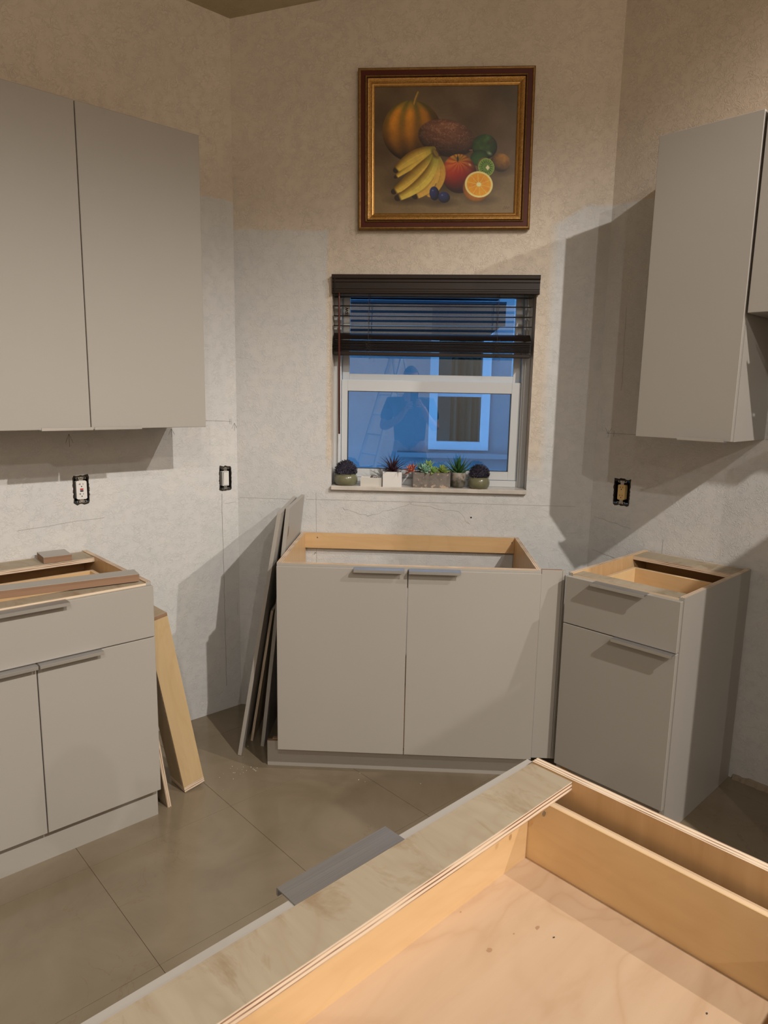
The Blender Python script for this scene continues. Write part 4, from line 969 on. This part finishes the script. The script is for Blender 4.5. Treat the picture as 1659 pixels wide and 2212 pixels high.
# ------------------------------------------------------------------ outside the window: neighbouring wall with its own window, eave, ground
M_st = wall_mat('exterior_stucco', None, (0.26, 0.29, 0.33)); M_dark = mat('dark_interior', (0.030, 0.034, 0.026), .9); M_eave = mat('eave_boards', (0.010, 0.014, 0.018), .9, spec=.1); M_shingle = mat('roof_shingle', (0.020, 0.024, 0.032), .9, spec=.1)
ex = link('wall_exterior', None); ex['kind'] = 'structure'
YO = 3.2; wx0, wx1, wz0, wz1 = .335, .880, 1.02, 2.10
for i, a in enumerate([(-3.4, wx0, 0, 3.2), (wx1, 1.06, 0, 3.2), (wx0, wx1, 0, wz0), (wx0, wx1, wz1, 3.2)]): box('stucco_panel', a[0], a[1], YO, YO+.15, a[2], a[3], M_st, ex, 0)
box('stucco_return', 1.06, 1.21, .30, YO+.15, 0, 3.4, mat('skylit_return_wall', (.60, .64, .68), .8), ex, 0)  # lighter than the other stucco: the sky light on it is in the colour
box('ledge', .05, 1.055, YO-.16, YO, .955, 1.0, M_st, ex, .004)
gr = box('ground_outside', -3.4, 1.06, .21, YO, -.2, -.05, mat('paving', (.16, .16, .16), .9), None, 0); gr['kind'] = 'structure'
ew = link('window_2', None); ew['kind'] = 'structure'
frame_rect('frame', wx0, wx1, wz0, wz1, YO-.03, YO+.04, (.075, .075, .075, .06), mat('exterior_window_white', (.62, .66, .72), .4), ew)
box('meeting_rail', wx0+.075, wx1-.075, YO-.02, YO+.02, 1.50, 1.535, mat('exterior_window_rail', (.5, .55, .62), .4), ew, 0)
M_cur = mat('curtain_sage', (.05, .052, .034), .9); M_cur2 = mat('curtain_dark', (.022, .024, .016), .9)
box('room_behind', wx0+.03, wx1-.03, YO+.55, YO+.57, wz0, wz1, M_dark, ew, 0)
bm = B(); pf = [(wx0+.20+.012*k, YO+.16+.02*math.sin(k*1.1)) for k in range(26)]
a = [bm.verts.new((x, y, wz0+.02)) for x, y in pf]; b = [bm.verts.new((x, y, wz1-.02)) for x, y in pf]
for i in range(len(a)-1): bm.faces.new((a[i], a[i+1], b[i+1], b[i])).material_index = int(i // 5 % 3 == 1)
fin('curtain', bm, [M_cur, M_cur2], ew)
eo = link('roof_eave', None); tag(eo, 'dark overhanging roof eave outside the window, behind the blind', 'roof')
box('soffit', -3.4, .80, 1.7, 3.2, 2.00, 2.04, M_eave, eo, 0); box('fascia', -3.4, .80, 1.68, 1.70, 1.98, 2.12, M_eave, eo, 0)
for k in range(8):
    bm = B(); abox(bm, -3.4, .80, 1.66+.26*k, 1.94+.26*k, 2.12+.09*k, 2.135+.09*k); fin('shingle_course', bm, M_shingle, eo)

# ------------------------------------------------------------------ step ladder and the photographer (seen mirrored in the window)
M_al = mat('ladder_aluminium', (.62, .63, .64), .3, .85); M_rub = mat('rubber', (.02, .02, .02), .8)
lt = thing('step_ladder', 'aluminium step ladder standing behind the photographer, mirrored at the left of the lower pane', 'ladder', (-.62, -7.15, 0), R(56))
Hl = 2.05; wB, wT = .27, .16
def lerp(a, b, f_): return a+(b-a)*f_
for s in (-1, 1):
    bm = B(); tube(bm, [(s*wB, .0, .02), (s*wT, -.62, Hl)], .030, 4); fin('front_rail', bm, M_al, lt)
    bm = B(); tube(bm, [(s*wB*1.05, -1.15, .02), (s*wT, -.66, Hl)], .020, 4); fin('rear_rail', bm, M_al, lt)
    for y in (0, -1.15): box('rubber_foot', s*wB-.025, s*wB+.025, y-.03, y+.03, 0, .04, M_rub, lt, .003)
    bm = B(); tube(bm, [(s*lerp(wB, wT, .4), -.62*.4, Hl*.4), (s*lerp(wB, wT, .4), -1.15+.49*.4, Hl*.4)], .007, 4); fin('spreader', bm, M_al, lt)
for k in range(1, 7):
    f_ = k*.3/Hl; w_ = lerp(wB, wT, f_); y = -.62*f_; box('step', -w_, w_, y-.085, y+.020, k*.3-.022, k*.3, M_al, lt, .002)
for k in (1, 3, 5):
    f_ = k*.3/Hl; w_ = lerp(wB*1.05, wT, f_); y = -1.15+.49*f_; bm = B(); tube(bm, [(-w_, y, k*.3), (w_, y, k*.3)], .009, 6); fin('rear_brace', bm, M_al, lt)
box('top_cap', -wT-.02, wT+.02, -.75, -.54, Hl, Hl+.05, M_al, lt, .006)

def skin_obj(name, joints, edges, m, parent=None, sub=2, root=0):
    me = bpy.data.meshes.new(name); me.from_pydata([j[0] for j in joints], edges, []); me.update()
    o = link(name, me, parent); me.materials.append(m)
    sk = o.modifiers.new('s', 'SKIN'); sk.use_smooth_shade = True; me.update()
    if not me.skin_vertices: 
        bpy.context.view_layer.update()
    for i, j in enumerate(joints):
        r_ = j[1]; me.skin_vertices[0].data[i].radius = r_ if isinstance(r_, tuple) else (r_, r_)
        me.skin_vertices[0].data[i].use_root = (i == root)
    ss = o.modifiers.new('d', 'SUBSURF'); ss.levels = sub; ss.render_levels = sub
    return o
M_skin = mat('skin', (.42, .24, .16), .5); M_shirt = mat('shirt_navy', (.030, .040, .065), .85); M_trou = mat('trousers_charcoal', (.03, .03, .035), .85); M_hair = mat('hair_dark_grey', (.035, .03, .028), .7); M_shoe = mat('shoe', (.03, .025, .02), .5)
pe = thing('person', 'person in a dark blue T-shirt holding up a phone, mirrored in the lower window pane', 'person', (.16, -3.52, 0))
J = [((0, 0, .95), (.125, .085)), ((0, .005, 1.10), (.150, .105)), ((0, .01, 1.28), (.160, .110)), ((0, .0, 1.42), (.135, .090)), ((0, .0, 1.49), (.060, .060)), ((0, .015, 1.56), (.052, .055)),
     ((.185, .0, 1.425), .062), ((.255, .02, 1.18), .047), ((.165, .235, 1.30), .034), ((.120, .285, 1.40), .026),
     ((-.185, .0, 1.425), .062), ((-.265, .03, 1.18), .047), ((-.105, .225, 1.28), .034), ((-.030, .285, 1.385), .026),
     ((.095, .0, .86), (.095, .095)), ((.105, .02, .50), .062), ((.11, -.02, .10), .042), ((.12, .10, .045), (.042, .035)),
     ((-.095, .0, .86), (.095, .095)), ((-.105, .02, .50), .062), ((-.11, -.02, .10), .042), ((-.12, .10, .045), (.042, .035))]
Ed = [(0, 1), (1, 2), (2, 3), (3, 4), (4, 5), (3, 6), (6, 7), (7, 8), (8, 9), (3, 10), (10, 11), (11, 12), (12, 13), (0, 14), (14, 15), (15, 16), (16, 17), (0, 18), (18, 19), (19, 20), (20, 21)]
bo = skin_obj('body', J, Ed, M_skin, pe)
def cover(name, idx, grow, m, edges, trims={}):
    mp = {i: k for k, i in enumerate(idx)}; js = []
    for i in idx:
        p, r_ = J[i]; p = trims.get(i, p); r_ = r_ if isinstance(r_, tuple) else (r_, r_); js.append((p, (r_[0]+grow, r_[1]+grow)))
    return skin_obj(name, js, [(mp[a], mp[b]) for a, b in edges], m, pe)
cover('t_shirt', [0, 1, 2, 3, 4, 6, 7, 10, 11], .018, M_shirt, [(0, 1), (1, 2), (2, 3), (3, 4), (3, 6), (6, 7), (3, 10), (10, 11)], {0: (0, 0, .86), 7: (.240, .015, 1.24), 11: (-.25, .02, 1.24), 4: (0, 0, 1.455)})
cover('trousers', [1, 0, 14, 15, 16, 18, 19, 20], .014, M_trou, [(1, 0), (0, 14), (14, 15), (15, 16), (0, 18), (18, 19), (19, 20)], {1: (0, 0, 1.02)})
for s in (-1, 1):
    bm = B(); bmesh.ops.create_uvsphere(bm, u_segments=16, v_segments=10, radius=1, matrix=Matrix.Translation((s*.118, .065, .048)) @ Matrix.Diagonal((.052, .145, .050, 1)))
    for v in bm.verts: v.co.z = max(v.co.z, 0)
    fin('shoe', bm, M_shoe, pe, True)
# head with face
bm = B(); bmesh.ops.create_uvsphere(bm, u_segments=32, v_segments=24, radius=1)
for v in bm.verts:
    x, y, z = v.co; w_ = .076*(1-.22*max(0, -z)**1.5); d_ = .098*(1-.10*max(0, -z))
    if z < -.2 and y < 0: d_ *= .86
    v.co = V((x*w_, y*d_, z*.122)); X, Y, Z = v.co
    if y > .2:
        nose = math.exp(-((X/.014)**2+((Z+.012)/.022)**2))*.022 + math.exp(-((X/.009)**2+((Z-.012)/.022)**2))*.010
        brow = math.exp(-(((abs(X)-.028)/.022)**2+((Z-.026)/.010)**2))*.006; eye = math.exp(-(((abs(X)-.030)/.014)**2+((Z-.008)/.010)**2))*-.008
        lip = math.exp(-((X/.024)**2+((Z+.052)/.008)**2))*.005; chin = math.exp(-((X/.022)**2+((Z+.090)/.018)**2))*.010
        v.co.y += nose+brow+eye+lip+chin
HC = V((0, .035, 1.660)); hd = fin('head', bm, M_skin, pe, True, loc=HC); hd.rotation_euler = (R(-10), 0, 0)
for s in (-1, 1):
    bm = B(); bmesh.ops.create_uvsphere(bm, u_segments=12, v_segments=8, radius=.0115, matrix=Matrix.Translation((s*.029, .079, .008))); fin('eye', bm, mat('eye_white', (.6, .6, .6), .2), hd, True)
    bm = B(); bmesh.ops.create_uvsphere(bm, u_segments=10, v_segments=6, radius=.0055, matrix=Matrix.Translation((s*.029, .0876, .007))); fin('iris', bm, mat('iris', (.03, .015, .01), .2), hd, True)
    bm = B(); bmesh.ops.create_uvsphere(bm, u_segments=12, v_segments=8, radius=1, matrix=Matrix.Translation((s*.076, -.005, -.002)) @ Matrix.Rotation(s*.35, 4, 'Z') @ Matrix.Diagonal((.008, .018, .031, 1))); fin('ear', bm, M_skin, hd, True)
bm = B(); bmesh.ops.create_uvsphere(bm, u_segments=12, v_segments=8, radius=1, matrix=Matrix.Translation((0, .094, -.052)) @ Matrix.Diagonal((.023, .007, .0065, 1))); fin('mouth', bm, mat('lips', (.34, .13, .10), .5), hd, True)
bm = B(); bmesh.ops.create_uvsphere(bm, u_segments=24, v_segments=16, radius=1)
for v in bm.verts: v.co = V((v.co.x*.081, v.co.y*.103-.004, v.co.z*.126+.003))
bmesh.ops.delete(bm, geom=[v for v in bm.verts if v.co.z < .052 + (.0 if v.co.y > .02 else -.10) and not (v.co.y < .02 and v.co.z > -.055)], context='VERTS')
fin('hair', bm, M_hair, hd, True)
# phone, held so that its camera sits at the viewpoint
ph = thing('phone', 'dark smartphone held in both hands by the person mirrored in the window', 'phone', (.198, -3.176, 1.476))
box('phone_body', -.037, .037, -.0085, .0, -.078, .062, mat('phone_black', (.015, .015, .018), .25), ph, .003); box('camera_bump', -.004, .030, .0, .0015, .020, .056, mat('phone_glass', (.01, .01, .01), .1), ph, .0006)
box('screen', -.034, .034, -.0092, -.0085, -.074, .058, mat('screen_dark', (.01, .012, .015), .1, emit=(.5, .48, .45), estr=.4), ph, 0)
def hand(s):
    """s=+1: the person's left side (x+). Built from skinned chains around a palm beside the phone"""
    ox = .198-.16; yph = -3.176+3.52; wr = V(J[9][0]) if s > 0 else V(J[13][0]); zb = 1.425 if s > 0 else 1.405
    pc = V((ox+s*.050, yph-.022, zb)); me_ = []
    hs = skin_obj('hand', [(tuple(wr), .024), (tuple((wr+pc)/2), (.024, .018)), (tuple(pc), (.030, .014)), (tuple(pc+V((0, .004, .030))), (.032, .012))], [(0, 1), (1, 2), (2, 3)], M_skin, pe, 2)
    Ls = (.068, .076, .072, .058)
    for k in range(4):
        b0 = pc + V((s*.004, .002, .030-.019*k)); L_ = Ls[k]
        p = [b0, b0+V((s*.004, .020, .004)), b0+V((-s*.018, .022+.006, .006)), b0+V((-s*L_*.58, .027, .007))]
        skin_obj('finger', [(tuple(q), rr) for q, rr in zip(p, (.0095, .0088, .0080, .0070))], [(0, 1), (1, 2), (2, 3)], M_skin, hs, 2)
    b0 = pc + V((-s*.006, -.006, -.004)); p = [b0, b0+V((-s*.012, -.004, .018)), b0+V((-s*.026, .004, .034))]
    skin_obj('thumb', [(tuple(q), rr) for q, rr in zip(p, (.013, .0105, .0085))], [(0, 1), (1, 2)], M_skin, hs, 2)
hand(1); hand(-1)
